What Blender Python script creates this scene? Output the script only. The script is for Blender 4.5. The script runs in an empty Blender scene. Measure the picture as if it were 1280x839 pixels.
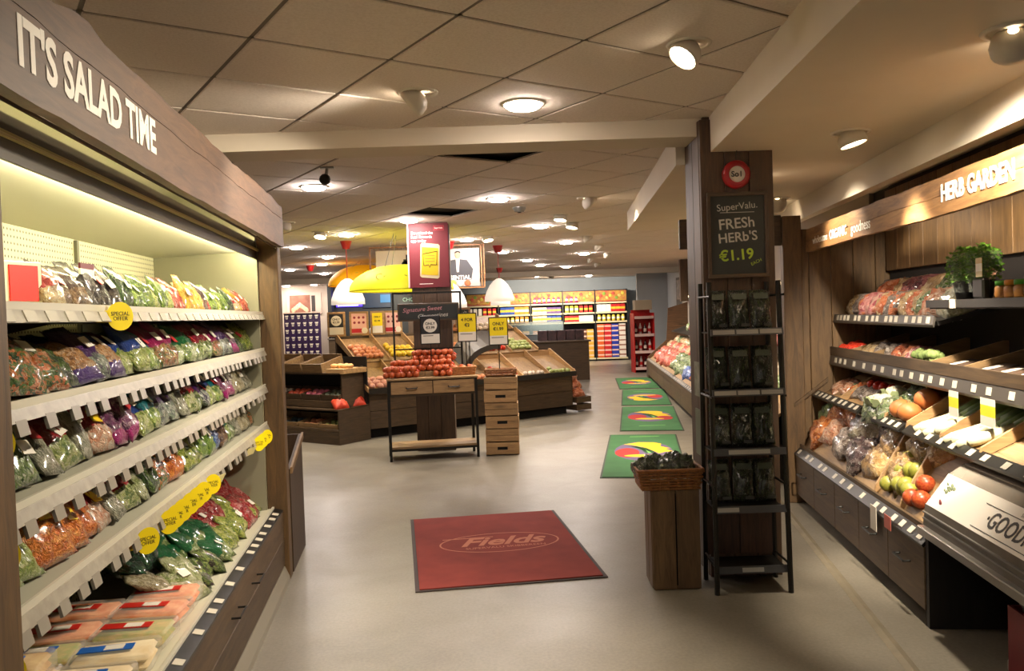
import bpy, math, random
from mathutils import Matrix, Vector, Euler
R = math.radians
random.seed(7)
scene = bpy.context.scene
COL = scene.collection

# ------------------------------------------------------------------ camera, world, exposure
cam_d = bpy.data.cameras.new('camera'); cam = bpy.data.objects.new('camera', cam_d); COL.objects.link(cam)
cam_d.sensor_width = 36.0; cam_d.lens = 1020.0/1280.0*36.0; cam_d.clip_start = 0.05; cam_d.clip_end = 200
_p, _r = R(1.5), R(1.9)
_X = Vector((1,0,0)); _f = Vector((0,math.cos(_p),-math.sin(_p))); _U = _X.cross(_f)
_rt = _X*math.cos(_r)-_U*math.sin(_r); _up = _U*math.cos(_r)+_X*math.sin(_r)
_m = Matrix((( _rt.x,_up.x,-_f.x,0),(_rt.y,_up.y,-_f.y,0),(_rt.z,_up.z,-_f.z,1.6),(0,0,0,1)))
cam.matrix_world = _m
scene.camera = cam
world = bpy.data.worlds.new('world'); scene.world = world; world.use_nodes = True
world.node_tree.nodes['Background'].inputs[0].default_value = (1.0,0.90,0.78,1)
world.node_tree.nodes['Background'].inputs[1].default_value = 0.22
scene.view_settings.view_transform = 'Standard'; scene.view_settings.look = 'None'
scene.view_settings.exposure = 1.0; scene.view_settings.gamma = 1.0
scene.view_settings.use_curve_mapping = False
try:
    scene.cycles.max_bounces = 6; scene.cycles.transparent_max_bounces = 8
    scene.cycles.caustics_reflective = False; scene.cycles.caustics_refractive = False
    scene.cycles.sample_clamp_indirect = 4.0
    scene.cycles.use_denoising = True
except Exception: pass
LENS_STRENGTH = 82.0      # emission of the ceiling downlights
COOLER_W = 4.8           # tube lamp of the salad cooler
SPOT_W = 70.0

# ------------------------------------------------------------------ helpers
ORD = ['first','second','third','fourth','fifth','sixth','seventh','eighth','ninth','tenth','eleventh','twelfth','thirteenth','fourteenth','fifteenth','sixteenth','seventeenth','eighteenth','nineteenth','twentieth','twenty-first','twenty-second','twenty-third','twenty-fourth','twenty-fifth','twenty-sixth','twenty-seventh','twenty-eighth','twenty-ninth','thirtieth','thirty-first','thirty-second','thirty-third','thirty-fourth']
def lin(h, a=1.0):
    if not isinstance(h, str): return (*h, a)
    h = h.lstrip('#'); o = []
    for i in (0,2,4):
        c = int(h[i:i+2],16)/255.0
        o.append(c/12.92 if c <= 0.04045 else ((c+0.055)/1.055)**2.4)
    return (*o, a)
def _nt(name):
    m = bpy.data.materials.new(name); m.use_nodes = True
    nt = m.node_tree; b = nt.nodes['Principled BSDF']
    return m, nt, b
def _set(b, **k):
    for n, v in k.items():
        if n in b.inputs: b.inputs[n].default_value = v
def _coords(nt, scale=(1,1,1), kind='Object', rnd=True):
    tc = nt.nodes.new('ShaderNodeTexCoord'); mp = nt.nodes.new('ShaderNodeMapping')
    mp.inputs['Scale'].default_value = scale
    nt.links.new(tc.outputs[kind], mp.inputs['Vector'])
    if rnd:
        oi = nt.nodes.new('ShaderNodeObjectInfo'); ml = nt.nodes.new('ShaderNodeMath'); ml.operation = 'MULTIPLY'
        ml.inputs[1].default_value = 37.0
        nt.links.new(oi.outputs['Random'], ml.inputs[0]); nt.links.new(ml.outputs[0], mp.inputs['Location'])
    return mp.outputs['Vector']
def _ramp(nt, fac, stops):
    r = nt.nodes.new('ShaderNodeValToRGB'); cr = r.color_ramp
    while len(cr.elements) < len(stops): cr.elements.new(0.5)
    for e, (p, c) in zip(cr.elements, stops): e.position = p; e.color = lin(c)
    nt.links.new(fac, r.inputs['Fac']); return r.outputs['Color']
def _noise(nt, vec, scale, detail=4, rough=0.55, dist=0.0):
    n = nt.nodes.new('ShaderNodeTexNoise'); n.inputs['Scale'].default_value = scale
    n.inputs['Detail'].default_value = detail; n.inputs['Roughness'].default_value = rough
    n.inputs['Distortion'].default_value = dist
    nt.links.new(vec, n.inputs['Vector']); return n.outputs['Fac']
def _bump(nt, b, h, strength, dist=0.01):
    bp = nt.nodes.new('ShaderNodeBump'); bp.inputs['Strength'].default_value = strength; bp.inputs['Distance'].default_value = dist
    nt.links.new(h, bp.inputs['Height']); nt.links.new(bp.outputs['Normal'], b.inputs['Normal'])
_MC = {}
def mat(name, c, rough=0.6, metal=0.0, var=None, scale=8.0, coat=0.0, bump=0.0):
    if name in _MC: return _MC[name]
    m, nt, b = _nt(name); _set(b, Roughness=rough, Metallic=metal, **{'Coat Weight':coat})
    b.inputs['Base Color'].default_value = lin(c)
    if var:
        f = _noise(nt, _coords(nt), scale, 5)
        nt.links.new(_ramp(nt, f, [(0.3, c), (0.7, var)]), b.inputs['Base Color'])
        if bump: _bump(nt, b, f, bump)
    _MC[name] = m; return m
def emit(name, c, s, base='#ffffff'):
    if name in _MC: return _MC[name]
    m, nt, b = _nt(name); b.inputs['Base Color'].default_value = lin(base)
    b.inputs['Emission Color'].default_value = lin(c); b.inputs['Emission Strength'].default_value = s
    _MC[name] = m; return m
def wood(name, dark, light, axis='z', rough=0.55, grain=14.0):
    if name in _MC: return _MC[name]
    m, nt, b = _nt(name); _set(b, Roughness=rough)
    s = {'x':(1.2,grain,grain),'y':(grain,1.2,grain),'z':(grain,grain,1.2)}[axis]
    v = _coords(nt, s)
    f = _noise(nt, v, 3.4, 9, 0.66, 0.9)
    mid = tuple((lin(dark)[i]+lin(light)[i])/2 for i in range(3))
    c1 = _ramp(nt, f, [(0.28, dark), (0.5, mid), (0.72, light)])
    # knots
    v2 = _coords(nt, tuple(0.6*q**0.5 if q > 2 else 0.45 for q in s))
    vo = nt.nodes.new('ShaderNodeTexVoronoi'); vo.inputs['Scale'].default_value = 2.2; nt.links.new(v2, vo.inputs['Vector'])
    mr = nt.nodes.new('ShaderNodeMapRange'); mr.inputs['From Min'].default_value = 0.03; mr.inputs['From Max'].default_value = 0.10
    mr.inputs['To Min'].default_value = 0.75; mr.inputs['To Max'].default_value = 0.0
    nt.links.new(vo.outputs['Distance'], mr.inputs['Value'])
    mx = nt.nodes.new('ShaderNodeMixRGB'); mx.inputs['Color2'].default_value = tuple(q*0.45 for q in lin(dark)[:3])+(1,)
    nt.links.new(mr.outputs[0], mx.inputs['Fac']); nt.links.new(c1, mx.inputs['Color1'])
    # per-board tone
    oi = nt.nodes.new('ShaderNodeObjectInfo'); hs = nt.nodes.new('ShaderNodeHueSaturation')
    m2 = nt.nodes.new('ShaderNodeMapRange'); m2.inputs['To Min'].default_value = 0.8; m2.inputs['To Max'].default_value = 1.2
    nt.links.new(oi.outputs['Random'], m2.inputs['Value']); nt.links.new(m2.outputs[0], hs.inputs['Value'])
    nt.links.new(mx.outputs[0], hs.inputs['Color']); nt.links.new(hs.outputs[0], b.inputs['Base Color'])
    _bump(nt, b, f, 0.25, 0.004)
    _MC[name] = m; return m
def glass(name, c='#ffffff', alpha=0.25, rough=0.08):
    if name in _MC: return _MC[name]
    m, nt, b = _nt(name); b.inputs['Base Color'].default_value = lin(c); _set(b, Roughness=rough, Alpha=alpha)
    _MC[name] = m; return m
def bagmat(name, cs, top=None, lo=0.36, low=None, scale=7.0, haze=0.25):
    """clear film over mottled contents, optional printed band at the top and the foot (Generated z)"""
    if name in _MC: return _MC[name]
    m, nt, b = _nt(name)
    _set(b, Roughness=0.36, **{'Coat Weight':0.8, 'Coat Roughness':0.12, 'Specular IOR Level':0.5})
    vg = _coords(nt, (1,1,1), 'Generated')
    f = _noise(nt, vg, scale, 5, 0.6, 0.8)
    vo = nt.nodes.new('ShaderNodeTexVoronoi'); vo.inputs['Scale'].default_value = scale*1.5; vo.inputs['Randomness'].default_value = 1.0
    nd = nt.nodes.new('ShaderNodeVectorMath'); nd.operation = 'MULTIPLY_ADD'; nd.inputs[1].default_value = (0.35,)*3
    nn_ = nt.nodes.new('ShaderNodeTexNoise'); nn_.inputs['Scale'].default_value = 6.0; nt.links.new(vg, nn_.inputs['Vector'])
    nt.links.new(nn_.outputs['Color'], nd.inputs[0]); nt.links.new(vg, nd.inputs[2]); nt.links.new(nd.outputs[0], vo.inputs['Vector'])
    sx_ = nt.nodes.new('ShaderNodeSeparateXYZ'); nt.links.new(vo.outputs['Color'], sx_.inputs[0])
    m1 = nt.nodes.new('ShaderNodeMath'); m1.operation = 'MULTIPLY_ADD'; m1.inputs[1].default_value = 0.42; m1.inputs[2].default_value = 0.04
    nt.links.new(sx_.outputs['X'], m1.inputs[0])
    m2_ = nt.nodes.new('ShaderNodeMath'); m2_.operation = 'MULTIPLY_ADD'; m2_.inputs[1].default_value = 0.5
    nt.links.new(f, m2_.inputs[0]); nt.links.new(m1.outputs[0], m2_.inputs[2]); fc_ = m2_.outputs[0]
    n = len(cs); stops = [(0.30+0.50*(i/(n-1))**1.15, c) for i, c in enumerate(cs)]
    c = _ramp(nt, fc_, stops)
    fh = _noise(nt, vg, 11.0, 4, 0.65, 1.2)
    mr = nt.nodes.new('ShaderNodeMapRange'); mr.inputs['From Min'].default_value = 0.58; mr.inputs['From Max'].default_value = 0.66
    mr.inputs['To Max'].default_value = min(1.0, haze*1.5)
    nt.links.new(fh, mr.inputs['Value'])
    mx = nt.nodes.new('ShaderNodeMixRGB'); mx.inputs['Color2'].default_value = lin('#d9d6cc')
    nt.links.new(mr.outputs[0], mx.inputs['Fac']); nt.links.new(c, mx.inputs['Color1']); cur = mx.outputs[0]
    tc = nt.nodes.new('ShaderNodeTexCoord'); sp = nt.nodes.new('ShaderNodeSeparateXYZ'); nt.links.new(tc.outputs['Generated'], sp.inputs[0])
    def band(colr, thr, up):
        ad = nt.nodes.new('ShaderNodeMath'); ad.operation = 'MULTIPLY_ADD'; ad.inputs[1].default_value = 0.16; ad.inputs[2].default_value = -0.08
        nt.links.new(f, ad.inputs[0]); s2 = nt.nodes.new('ShaderNodeMath'); s2.operation = 'ADD'
        nt.links.new(ad.outputs[0], s2.inputs[0]); nt.links.new(sp.outputs['Z'], s2.inputs[1])
        g = nt.nodes.new('ShaderNodeMath'); g.operation = 'GREATER_THAN' if up else 'LESS_THAN'; g.inputs[1].default_value = thr
        nt.links.new(s2.outputs[0], g.inputs[0])
        x = nt.nodes.new('ShaderNodeMixRGB'); x.inputs['Color2'].default_value = lin(colr)
        nt.links.new(g.outputs[0], x.inputs['Fac']); nt.links.new(cur, x.inputs['Color1']); return x.outputs[0]
    if top: cur = band(top, lo, True)
    if low: cur = band(low, 0.2, False)
    nt.links.new(cur, b.inputs['Base Color'])
    _bump(nt, b, fh, 1.0, 0.03)
    _MC[name] = m; return m
def stripemat(name, cs, pos, axis='Z', rough=0.4):
    """flat printed bands along one generated axis (constant ramp)"""
    if name in _MC: return _MC[name]
    m, nt, b = _nt(name); _set(b, Roughness=rough)
    tc = nt.nodes.new('ShaderNodeTexCoord'); sp = nt.nodes.new('ShaderNodeSeparateXYZ'); nt.links.new(tc.outputs['Generated'], sp.inputs[0])
    r = nt.nodes.new('ShaderNodeValToRGB'); cr = r.color_ramp; cr.interpolation = 'CONSTANT'
    while len(cr.elements) < len(cs): cr.elements.new(0.5)
    for e, p, c in zip(cr.elements, pos, cs): e.position = p; e.color = lin(c)
    nt.links.new(sp.outputs[axis], r.inputs['Fac']); nt.links.new(r.outputs['Color'], b.inputs['Base Color'])
    _MC[name] = m; return m

class B:
    """collects shapes into one mesh"""
    def __init__(s): s.v = []; s.f = []
    def add(s, vs, fs):
        o = len(s.v); s.v += [tuple(v) for v in vs]; s.f += [tuple(i+o for i in f) for f in fs]; return s
    def box(s, x0, x1, y0, y1, z0, z1, c=0.0):
        if c <= 0:
            return s.add([(x0,y0,z0),(x1,y0,z0),(x1,y1,z0),(x0,y1,z0),(x0,y0,z1),(x1,y0,z1),(x1,y1,z1),(x0,y1,z1)],
                  [(0,3,2,1),(4,5,6,7),(0,1,5,4),(1,2,6,5),(2,3,7,6),(3,0,4,7)])
        # chamfered on the four long edges around z is enough for timber: octagon prism
        ps = [(x0+c,y0),(x1-c,y0),(x1,y0+c),(x1,y1-c),(x1-c,y1),(x0+c,y1),(x0,y1-c),(x0,y0+c)]
        n = 8; rings = []
        vs = [(x,y,z0+c) for x,y in ps]+[(x,y,z1-c) for x,y in ps]
        qs = [(min(max(x,x0+c),x1-c),min(max(y,y0+c),y1-c)) for x,y in ps]
        vs += [(x,y,z0) for x,y in qs]+[(x,y,z1) for x,y in qs]
        fs = [(i,(i+1)%n,n+(i+1)%n,n+i) for i in range(n)]
        fs += [(2*n+i,2*n+(i+1)%n,(i+1)%n,i) for i in range(n)] + [(n+i,n+(i+1)%n,3*n+(i+1)%n,3*n+i) for i in range(n)]
        fs += [tuple(2*n+i for i in reversed(range(n))), tuple(3*n+i for i in range(n))]
        return s.add(vs, fs)
    def prism(s, poly, a, b, axis='y'):
        """poly in the plane across axis (y: x,z | x: y,z | z: x,y) from a to b"""
        n = len(poly)
        def pt(p, t): return {'y':(p[0],t,p[1]),'x':(t,p[0],p[1]),'z':(p[0],p[1],t)}[axis]
        vs = [pt(p,a) for p in poly]+[pt(p,b) for p in poly]
        fs = [(i,(i+1)%n,n+(i+1)%n,n+i) for i in range(n)]+[tuple(reversed(range(n))), tuple(range(n,2*n))]
        return s.add(vs, fs)
    def tube(s, pts, r, n=8, closed=False):
        pts = [Vector(p) for p in pts]; m = len(pts); rings = []
        for i, p in enumerate(pts):
            a = pts[(i-1)%m] if (i or closed) else p; b = pts[(i+1)%m] if (i < m-1 or closed) else p
            d = (b-a).normalized(); ref = Vector((0,0,1)) if abs(d.z) < 0.9 else Vector((1,0,0))
            u = d.cross(ref).normalized(); w = u.cross(d)
            rr = r[i] if isinstance(r,(list,tuple)) else r
            rings.append([p+u*math.cos(2*math.pi*k/n)*rr+w*math.sin(2*math.pi*k/n)*rr for k in range(n)])
        vs = [q for g in rings for q in g]; fs = []
        for i in range(m if closed else m-1):
            j = (i+1)%m
            for k in range(n): fs.append((i*n+k,i*n+(k+1)%n,j*n+(k+1)%n,j*n+k))
        if not closed: fs += [tuple(reversed(range(n))), tuple((m-1)*n+k for k in range(n))]
        return s.add(vs, fs)
    def lathe(s, prof, n=20, c=(0,0,0), cap=True):
        vs = []; fs = []; m = len(prof)
        for r, z in prof:
            for k in range(n):
                a = 2*math.pi*k/n; vs.append((c[0]+r*math.cos(a), c[1]+r*math.sin(a), c[2]+z))
        for i in range(m-1):
            for k in range(n): fs.append((i*n+k,i*n+(k+1)%n,(i+1)*n+(k+1)%n,(i+1)*n+k))
        if cap: fs += [tuple(reversed(range(n))), tuple((m-1)*n+k for k in range(n))]
        return s.add(vs, fs)
    def ball(s, c, r, lat=6, lon=9, jit=0.0, rng=random, sq=(1,1,1)):
        vs = [(c[0],c[1],c[2]-r*sq[2])]; fs = []
        for i in range(1, lat):
            t = math.pi*i/lat
            for k in range(lon):
                a = 2*math.pi*k/lon; q = r*(1+rng.uniform(-jit,jit))
                vs.append((c[0]+q*sq[0]*math.sin(t)*math.cos(a), c[1]+q*sq[1]*math.sin(t)*math.sin(a), c[2]-q*sq[2]*math.cos(t)))
        vs.append((c[0],c[1],c[2]+r*sq[2])); e = len(vs)-1
        for k in range(lon):
            fs.append((0,1+(k+1)%lon,1+k)); fs.append((e,e-lon+k,e-lon+(k+1)%lon))
        for i in range(lat-2):
            for k in range(lon): fs.append((1+i*lon+k,1+i*lon+(k+1)%lon,1+(i+1)*lon+(k+1)%lon,1+(i+1)*lon+k))
        return s.add(vs, fs)
    def quad(s, a, b, c, d): return s.add([a,b,c,d],[(0,1,2,3)])
    def slab(s, a, b, c, d, t):
        """thick quad; t added downwards along -z"""
        P = [Vector(q) for q in (a,b,c,d)]; n = (P[1]-P[0]).cross(P[3]-P[0]).normalized()*t
        return s.add([*P]+[p-n for p in P], [(0,1,2,3),(7,6,5,4),(0,4,5,1),(1,5,6,2),(2,6,7,3),(3,7,4,0)])
    def xf(s, M):
        s.v = [tuple(M @ Vector(v)) for v in s.v]; return s
    def mesh(s, name, smooth=False):
        me = bpy.data.meshes.new(name); me.from_pydata(s.v, [], s.f)
        if smooth: me.polygons.foreach_set('use_smooth', [True]*len(me.polygons))
        me.update(); return me
    def obj(s, name, m, parent=None, smooth=False, loc=None, rot=None):
        o = bpy.data.objects.new(name, s.mesh(name, smooth)); COL.objects.link(o)
        if m: o.data.materials.append(m)
        if parent: o.parent = parent
        if loc is not None: o.location = loc
        if rot is not None: o.rotation_euler = rot
        return o
def tag(o, label=None, cat=None, group=None, kind=None):
    if label: o['label'] = label
    if cat: o['category'] = cat
    if group: o['group'] = group
    if kind: o['kind'] = kind
    return o
def empty(name, loc=(0,0,0), rz=0.0, rot=None):
    o = bpy.data.objects.new(name, None); COL.objects.link(o); o.location = loc
    o.rotation_euler = rot if rot is not None else (0,0,rz); o.empty_display_size = 0.1; return o
def inst(name, me, m, parent=None, loc=(0,0,0), rot=(0,0,0), scale=None):
    o = bpy.data.objects.new(name, me); COL.objects.link(o)
    if m:
        if not me.materials: me.materials.append(m)
        o.material_slots[0].link = 'OBJECT'; o.material_slots[0].material = m
    if parent: o.parent = parent
    o.location = loc; o.rotation_euler = rot
    if scale: o.scale = scale if isinstance(scale,(tuple,list)) else (scale,)*3
    return o
class Frame:
    """a fixture's own drawing frame: origin, turn, drawing unit k in metres, height of its datum"""
    def __init__(s, x, y, deg, k=1.0, z0=0.0): s.o = Vector((x,y,0)); s.a = R(deg); s.c = math.cos(s.a); s.s = math.sin(s.a); s.k = k; s.z0 = z0
    def __call__(s, x, y, z=0.0):
        x *= s.k; y *= s.k; return Vector((s.o.x+x*s.c-y*s.s, s.o.y+x*s.s+y*s.c, s.z0+s.k*z))
    def root(s, name, x=0.0, y=0.0, z=0.0, rot=None, turn=0.0):
        e = empty(name, s(x,y,z), s.a+turn, rot); e.scale = (s.k,)*3; return e
LF = Frame(-1.44, 5.16, 7.5)      # salad cooler: x towards the aisle, y away from the viewer
RF = Frame(1.984, 3.969, -6.0, 1.21, -0.336)      # right hand produce wall: x into the wall, y away
FF = Frame(2.47, 11.3, -5.0, 1.095, -0.152)      # produce wall past the pillar
IF = Frame(-1.92, 10.82, 35.5)    # island
SF = Frame(-2.237, 10.36, -34.4)  # tiered stand
TF = Frame(-1.397, 9.027, 9.6)    # fruit table
_TX = {}
def text_mesh(s, size, extrude=0.001, offset=0.0, shear=0.0, space=1.0, align='CENTER', line=1.0):
    k = (s,size,extrude,offset,shear,space,align,line)
    if k in _TX: return _TX[k]
    cu = bpy.data.curves.new('lettering','FONT'); cu.body = s; cu.size = size; cu.extrude = extrude; cu.offset = offset
    cu.shear = shear; cu.space_character = space; cu.align_x = align; cu.align_y = 'CENTER'; cu.resolution_u = 3; cu.space_line = line
    o = bpy.data.objects.new('lettering', cu); COL.objects.link(o)
    dg = bpy.context.evaluated_depsgraph_get(); dg.update()
    me = bpy.data.meshes.new_from_object(o.evaluated_get(dg)); me.name = 'lettering'
    bpy.data.objects.remove(o); bpy.data.curves.remove(cu); _TX[k] = me; return me
def text(s, size, m, parent, loc, rot, name='lettering', sx=1.0, **k):
    o = inst(name, text_mesh(s, size, **k), None, parent, loc, rot, (sx,1,1))
    if not o.data.materials: o.data.materials.append(m)
    o.material_slots[0].link = 'OBJECT'; o.material_slots[0].material = m
    return o
def smooth_rand(rng, n): return [rng.uniform(-1,1) for _ in range(n)]
def bag_mesh(w, h, t, seed, lump=0.0, taper=0.0, crumple=0.22, nx=10, nz=11, gather=0.0):
    """pillow bag standing on z=0, width x, thickness y (front is -y)"""
    rg = random.Random(seed); vs = []; idx = {}
    edge = [rg.uniform(-.02,.02) for _ in range(nz+1)]
    for side in (-1, 1):
        for j in range(nz+1):
            for i in range(nx+1):
                u = i/nx; v = j/nz
                rim = i in (0,nx) or j in (0,nz)
                if rim and side == 1: idx[(1,i,j)] = idx[(-1,i,j)]; continue
                prof = (max(math.sin(math.pi*u),0)**0.55)*(max(math.sin(math.pi*min(v*1.05,1)),0)**0.45)*(1-0.55*max(0,v-0.55)/0.45)
                wd = w*(1-taper*v)*(1-gather*max(0,v-0.7)/0.3)*(1+edge[j])
                bul = t*0.5*prof*(1+rg.uniform(-crumple,crumple))
                if lump: bul += t*lump*prof*(0.5+0.5*math.sin(u*17+seed)*math.sin(v*15+seed*1.7))
                x = (u-0.5)*wd + rg.uniform(-1,1)*w*0.012*(0 if rim else 1)
                z = v*h + (rg.uniform(-.012,.012)*h if j == nz else 0) + (0 if rim else rg.uniform(-1,1)*h*0.008)
                idx[(side,i,j)] = len(vs); vs.append((x, side*bul, z))
    fs = []
    for j in range(nz):
        for i in range(nx):
            a,b,c,d = (idx[(-1,i,j)],idx[(-1,i+1,j)],idx[(-1,i+1,j+1)],idx[(-1,i,j+1)]); fs.append((a,b,c,d))
            a,b,c,d = (idx[(1,i,j)],idx[(1,i+1,j)],idx[(1,i+1,j+1)],idx[(1,i,j+1)]); fs.append((d,c,b,a))
    q = B(); q.v = vs; q.f = fs; me = q.mesh('bag', True); return me

# ------------------------------------------------------------------ the setting
def floor_mat():
    m, nt, b = _nt('floor_vinyl')
    v = _coords(nt, (1,1,1), 'Object', False)
    f = _noise(nt, v, 0.9, 6, 0.6, 0.4); g = _noise(nt, v, 60.0, 3, 0.6)
    c = _ramp(nt, f, [(0.3,'#6b6458'),(0.7,'#827b6e')])
    mx = nt.nodes.new('ShaderNodeMixRGB'); mx.blend_type = 'MULTIPLY'; mx.inputs['Fac'].default_value = 0.35
    nt.links.new(c, mx.inputs['Color1']); nt.links.new(_ramp(nt, g, [(0.35,'#b0b0b0'),(0.65,'#ffffff')]), mx.inputs['Color2'])
    nt.links.new(mx.outputs[0], b.inputs['Base Color'])
    rr = nt.nodes.new('ShaderNodeMapRange'); rr.inputs['To Min'].default_value = 0.28; rr.inputs['To Max'].default_value = 0.5
    nt.links.new(_noise(nt, v, 2.2, 5, 0.6, 1.0), rr.inputs['Value']); nt.links.new(rr.outputs[0], b.inputs['Roughness'])
    return m
def tile_mat():
    m, nt, b = _nt('ceiling_tile_mineral'); _set(b, Roughness=0.85)
    f = _noise(nt, _coords(nt), 90.0, 3, 0.6)
    nt.links.new(_ramp(nt, f, [(0.35,'#d2c6bb'),(0.6,'#ddd2c8')]), b.inputs['Base Color']); _bump(nt, b, f, 0.15, 0.003); return m
M_PAINT = mat('paint_warm_white', '#d6cbb9', 0.7, var='#cdc2b0', scale=1.5)
M_WALL = mat('paint_grey_blue', '#7c838a', 0.7, var='#747b82', scale=1.2)
M_PALE = mat('paint_pale_grey', '#b9bfc2', 0.7, var='#aeb4b8', scale=1.2)
M_CREAM = mat('paint_cream', '#cdbfae', 0.7, var='#c3b4a2', scale=1.2)
M_BLACK = mat('black_metal', '#15130f', 0.45, 0.3)
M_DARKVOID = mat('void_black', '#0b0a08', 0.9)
M_WHITE = mat('white_plastic', '#d8d4c8', 0.4)
M_GREYMET = mat('grey_metal', '#8c8a84', 0.4, 0.6)
M_GREYPL = mat('grey_plastic_rail', '#7d7a74', 0.5)
M_STEEL = mat('brushed_steel', '#b8b4aa', 0.3, 0.9)
M_CHROME = mat('mirror_chrome', '#c9c3b0', 0.06, 1.0)
M_LETW = mat('lettering_white', '#f2ece0', 0.5)
M_INK = mat('ink_black', '#17150f', 0.6)
M_YEL = mat('sign_yellow', '#ecd200', 0.5)
M_RED = mat('sign_red', '#b31f2c', 0.5)
M_PAPER = mat('paper_white', '#ddd6c8', 0.6)
W_FASC = wood('wood_fascia_y', '#43301f', '#6f5036', 'y', grain=9)
W_FASCX = wood('wood_fascia_x', '#4a3020', '#7a5338', 'x', grain=9)
W_POST = wood('wood_post_z', '#3f2e1c', '#6b5030', 'z', grain=10)
W_PLANKZ = wood('wood_plank_z', '#54402a', '#846540', 'z', grain=10)
W_DARKX = wood('wood_dark_x', '#33271a', '#5a4630', 'x', grain=12)
W_DARKY = wood('wood_dark_y', '#33271a', '#5a4630', 'y', grain=12)
W_DARKZ = wood('wood_dark_z', '#33251a', '#563f2b', 'z', grain=12)
W_LIGHTX = wood('wood_pale_x', '#8a6c48', '#c29c6c', 'x', grain=10)
W_LIGHTY = wood('wood_pale_y', '#8a6c48', '#c29c6c', 'y', grain=10)
W_BINX = wood('wood_bin_x', '#6b5236', '#9f8158', 'x', grain=10)
W_BINY = wood('wood_bin_y', '#6b5236', '#9f8158', 'y', grain=10)
W_BOX = wood('wood_crate_x', '#7d6040', '#b08c5e', 'x', grain=9)
W_CRATEZ = wood('wood_crate_z', '#463522', '#6b5338', 'z', grain=9)
M_TILE = tile_mat()

def struct(o, label=None): o['kind'] = 'structure'; return tag(o, label)
struct(B().box(-9,6,-4,28,-0.1,0).obj('floor', floor_mat()), 'grey vinyl shop floor')
# ceiling: backing, grid bars, tiles turned 33.5 degrees
ZC = 2.72
ceil = struct(B().box(-9,6,-4,28,ZC+0.05,ZC+0.15).obj('ceiling', mat('ceiling_void', '#171410', 0.9)), 'suspended tiled ceiling')
ga = R(33.5); e1 = Vector((math.cos(ga), math.sin(ga))); e2 = Vector((-math.sin(ga), math.cos(ga)))
G0 = Vector((-0.16,3.08)); TS = 0.6
holes = [Vector((-0.04,5.87)), Vector((-0.83,8.96))]
tiles = []
for i in range(-60,61):
    for j in range(-60,61):
        c = G0 + e1*((i+0.5)*TS) + e2*((j+0.5)*TS)
        if -8.6 < c.x < 5.4 and -3.5 < c.y < 27.4: tiles.append(c)
for h in holes: tiles.remove(min(tiles, key=lambda c: (c-h).length))
def in_view(c): return c.y > 1.9 and -0.72*c.y-0.5 < c.x < 1.2+0.045*c.y
vis = sorted([c for c in tiles if in_view(c) and c.length < 30], key=lambda c: c.length)
near = vis[:295]; nearset = set((round(c.x,3),round(c.y,3)) for c in near)
tm = B().box(-0.291,0.291,-0.291,0.291,0,0.018,0.004).mesh('ceiling_tile')
for c in near:
    inst('ceiling_tile', tm, M_TILE, ceil, (c.x,c.y,ZC), (0,0,ga))
rest = B()
for c in tiles:
    if (round(c.x,3),round(c.y,3)) in nearset: continue
    q = B().box(-0.291,0.291,-0.291,0.291,ZC,ZC+0.018); M4 = Matrix.Translation((c.x,c.y,0)) @ Matrix.Rotation(ga,4,'Z')
    q.xf(M4); rest.add(q.v, q.f)
tag(rest.obj('ceiling_tile_field', M_TILE, ceil), kind='stuff')
bars = B()
def clip_bar(p, d):
    t0, t1 = -60, 60
    for o_, dd, lo, hi in ((p.x,d.x,-8.9,5.9),(p.y,d.y,-3.9,27.9)):
        a, b2 = sorted(((lo-o_)/dd, (hi-o_)/dd)); t0, t1 = max(t0,a), min(t1,b2)
    return t0, t1
for k in range(-58,60):
    for (d, n) in ((e1,e2),(e2,e1)):
        p = G0 + n*(k*TS); t0, t1 = clip_bar(p, d)
        if t1 <= t0: continue
        a = p+d*t0; q = p+d*t1; s_ = n*0.012
        bars.add([(a.x-s_.x,a.y-s_.y,ZC+0.006),(q.x-s_.x,q.y-s_.y,ZC+0.006),(q.x+s_.x,q.y+s_.y,ZC+0.006),(a.x+s_.x,a.y+s_.y,ZC+0.006)],[(0,1,2,3)])
bars.obj('grid_bar_field', mat('grid_bar', '#6d6357', 0.6), ceil)['kind'] = 'stuff'
# beams and the lowered bulkhead on the right
struct(B().box(-5,1.25,4.86,5.16,2.615,ZC+0.04).obj('trim_1', M_PAINT), 'white plaster beam crossing the ceiling in front of the pillar')
struct(B().box(-8.5,4.6,21.8,22.2,2.585,ZC+0.04).obj('trim_2', M_PAINT), 'pale plaster beam far back across the ceiling')
bk = B()
bk.prism([(0.78,-3.5),(1.20,4.82),(1.20,5.2),(1.075,5.2),(1.36,9.35),(5.0,9.35),(5.0,-3.5)], 2.51, ZC+0.04, 'z')
struct(bk.obj('ceiling_bulkhead', M_PAINT), 'lowered plaster bulkhead over the right hand aisle')
ds = B()
_q = [RF(x_,y_) for x_,y_ in ((0.17,-5.4),(0.17,4.3),(0.23,4.3),(0.23,-5.4))]
ds.add([(p.x,p.y,2.335) for p in _q]+[(p.x,p.y,2.52) for p in _q],[(0,1,2,3),(4,7,6,5),(0,4,5,1),(1,5,6,2),(2,6,7,3),(3,7,4,0)])
struct(ds.obj('trim_3', M_PAINT), 'white downstand above the wooden sign')
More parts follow.
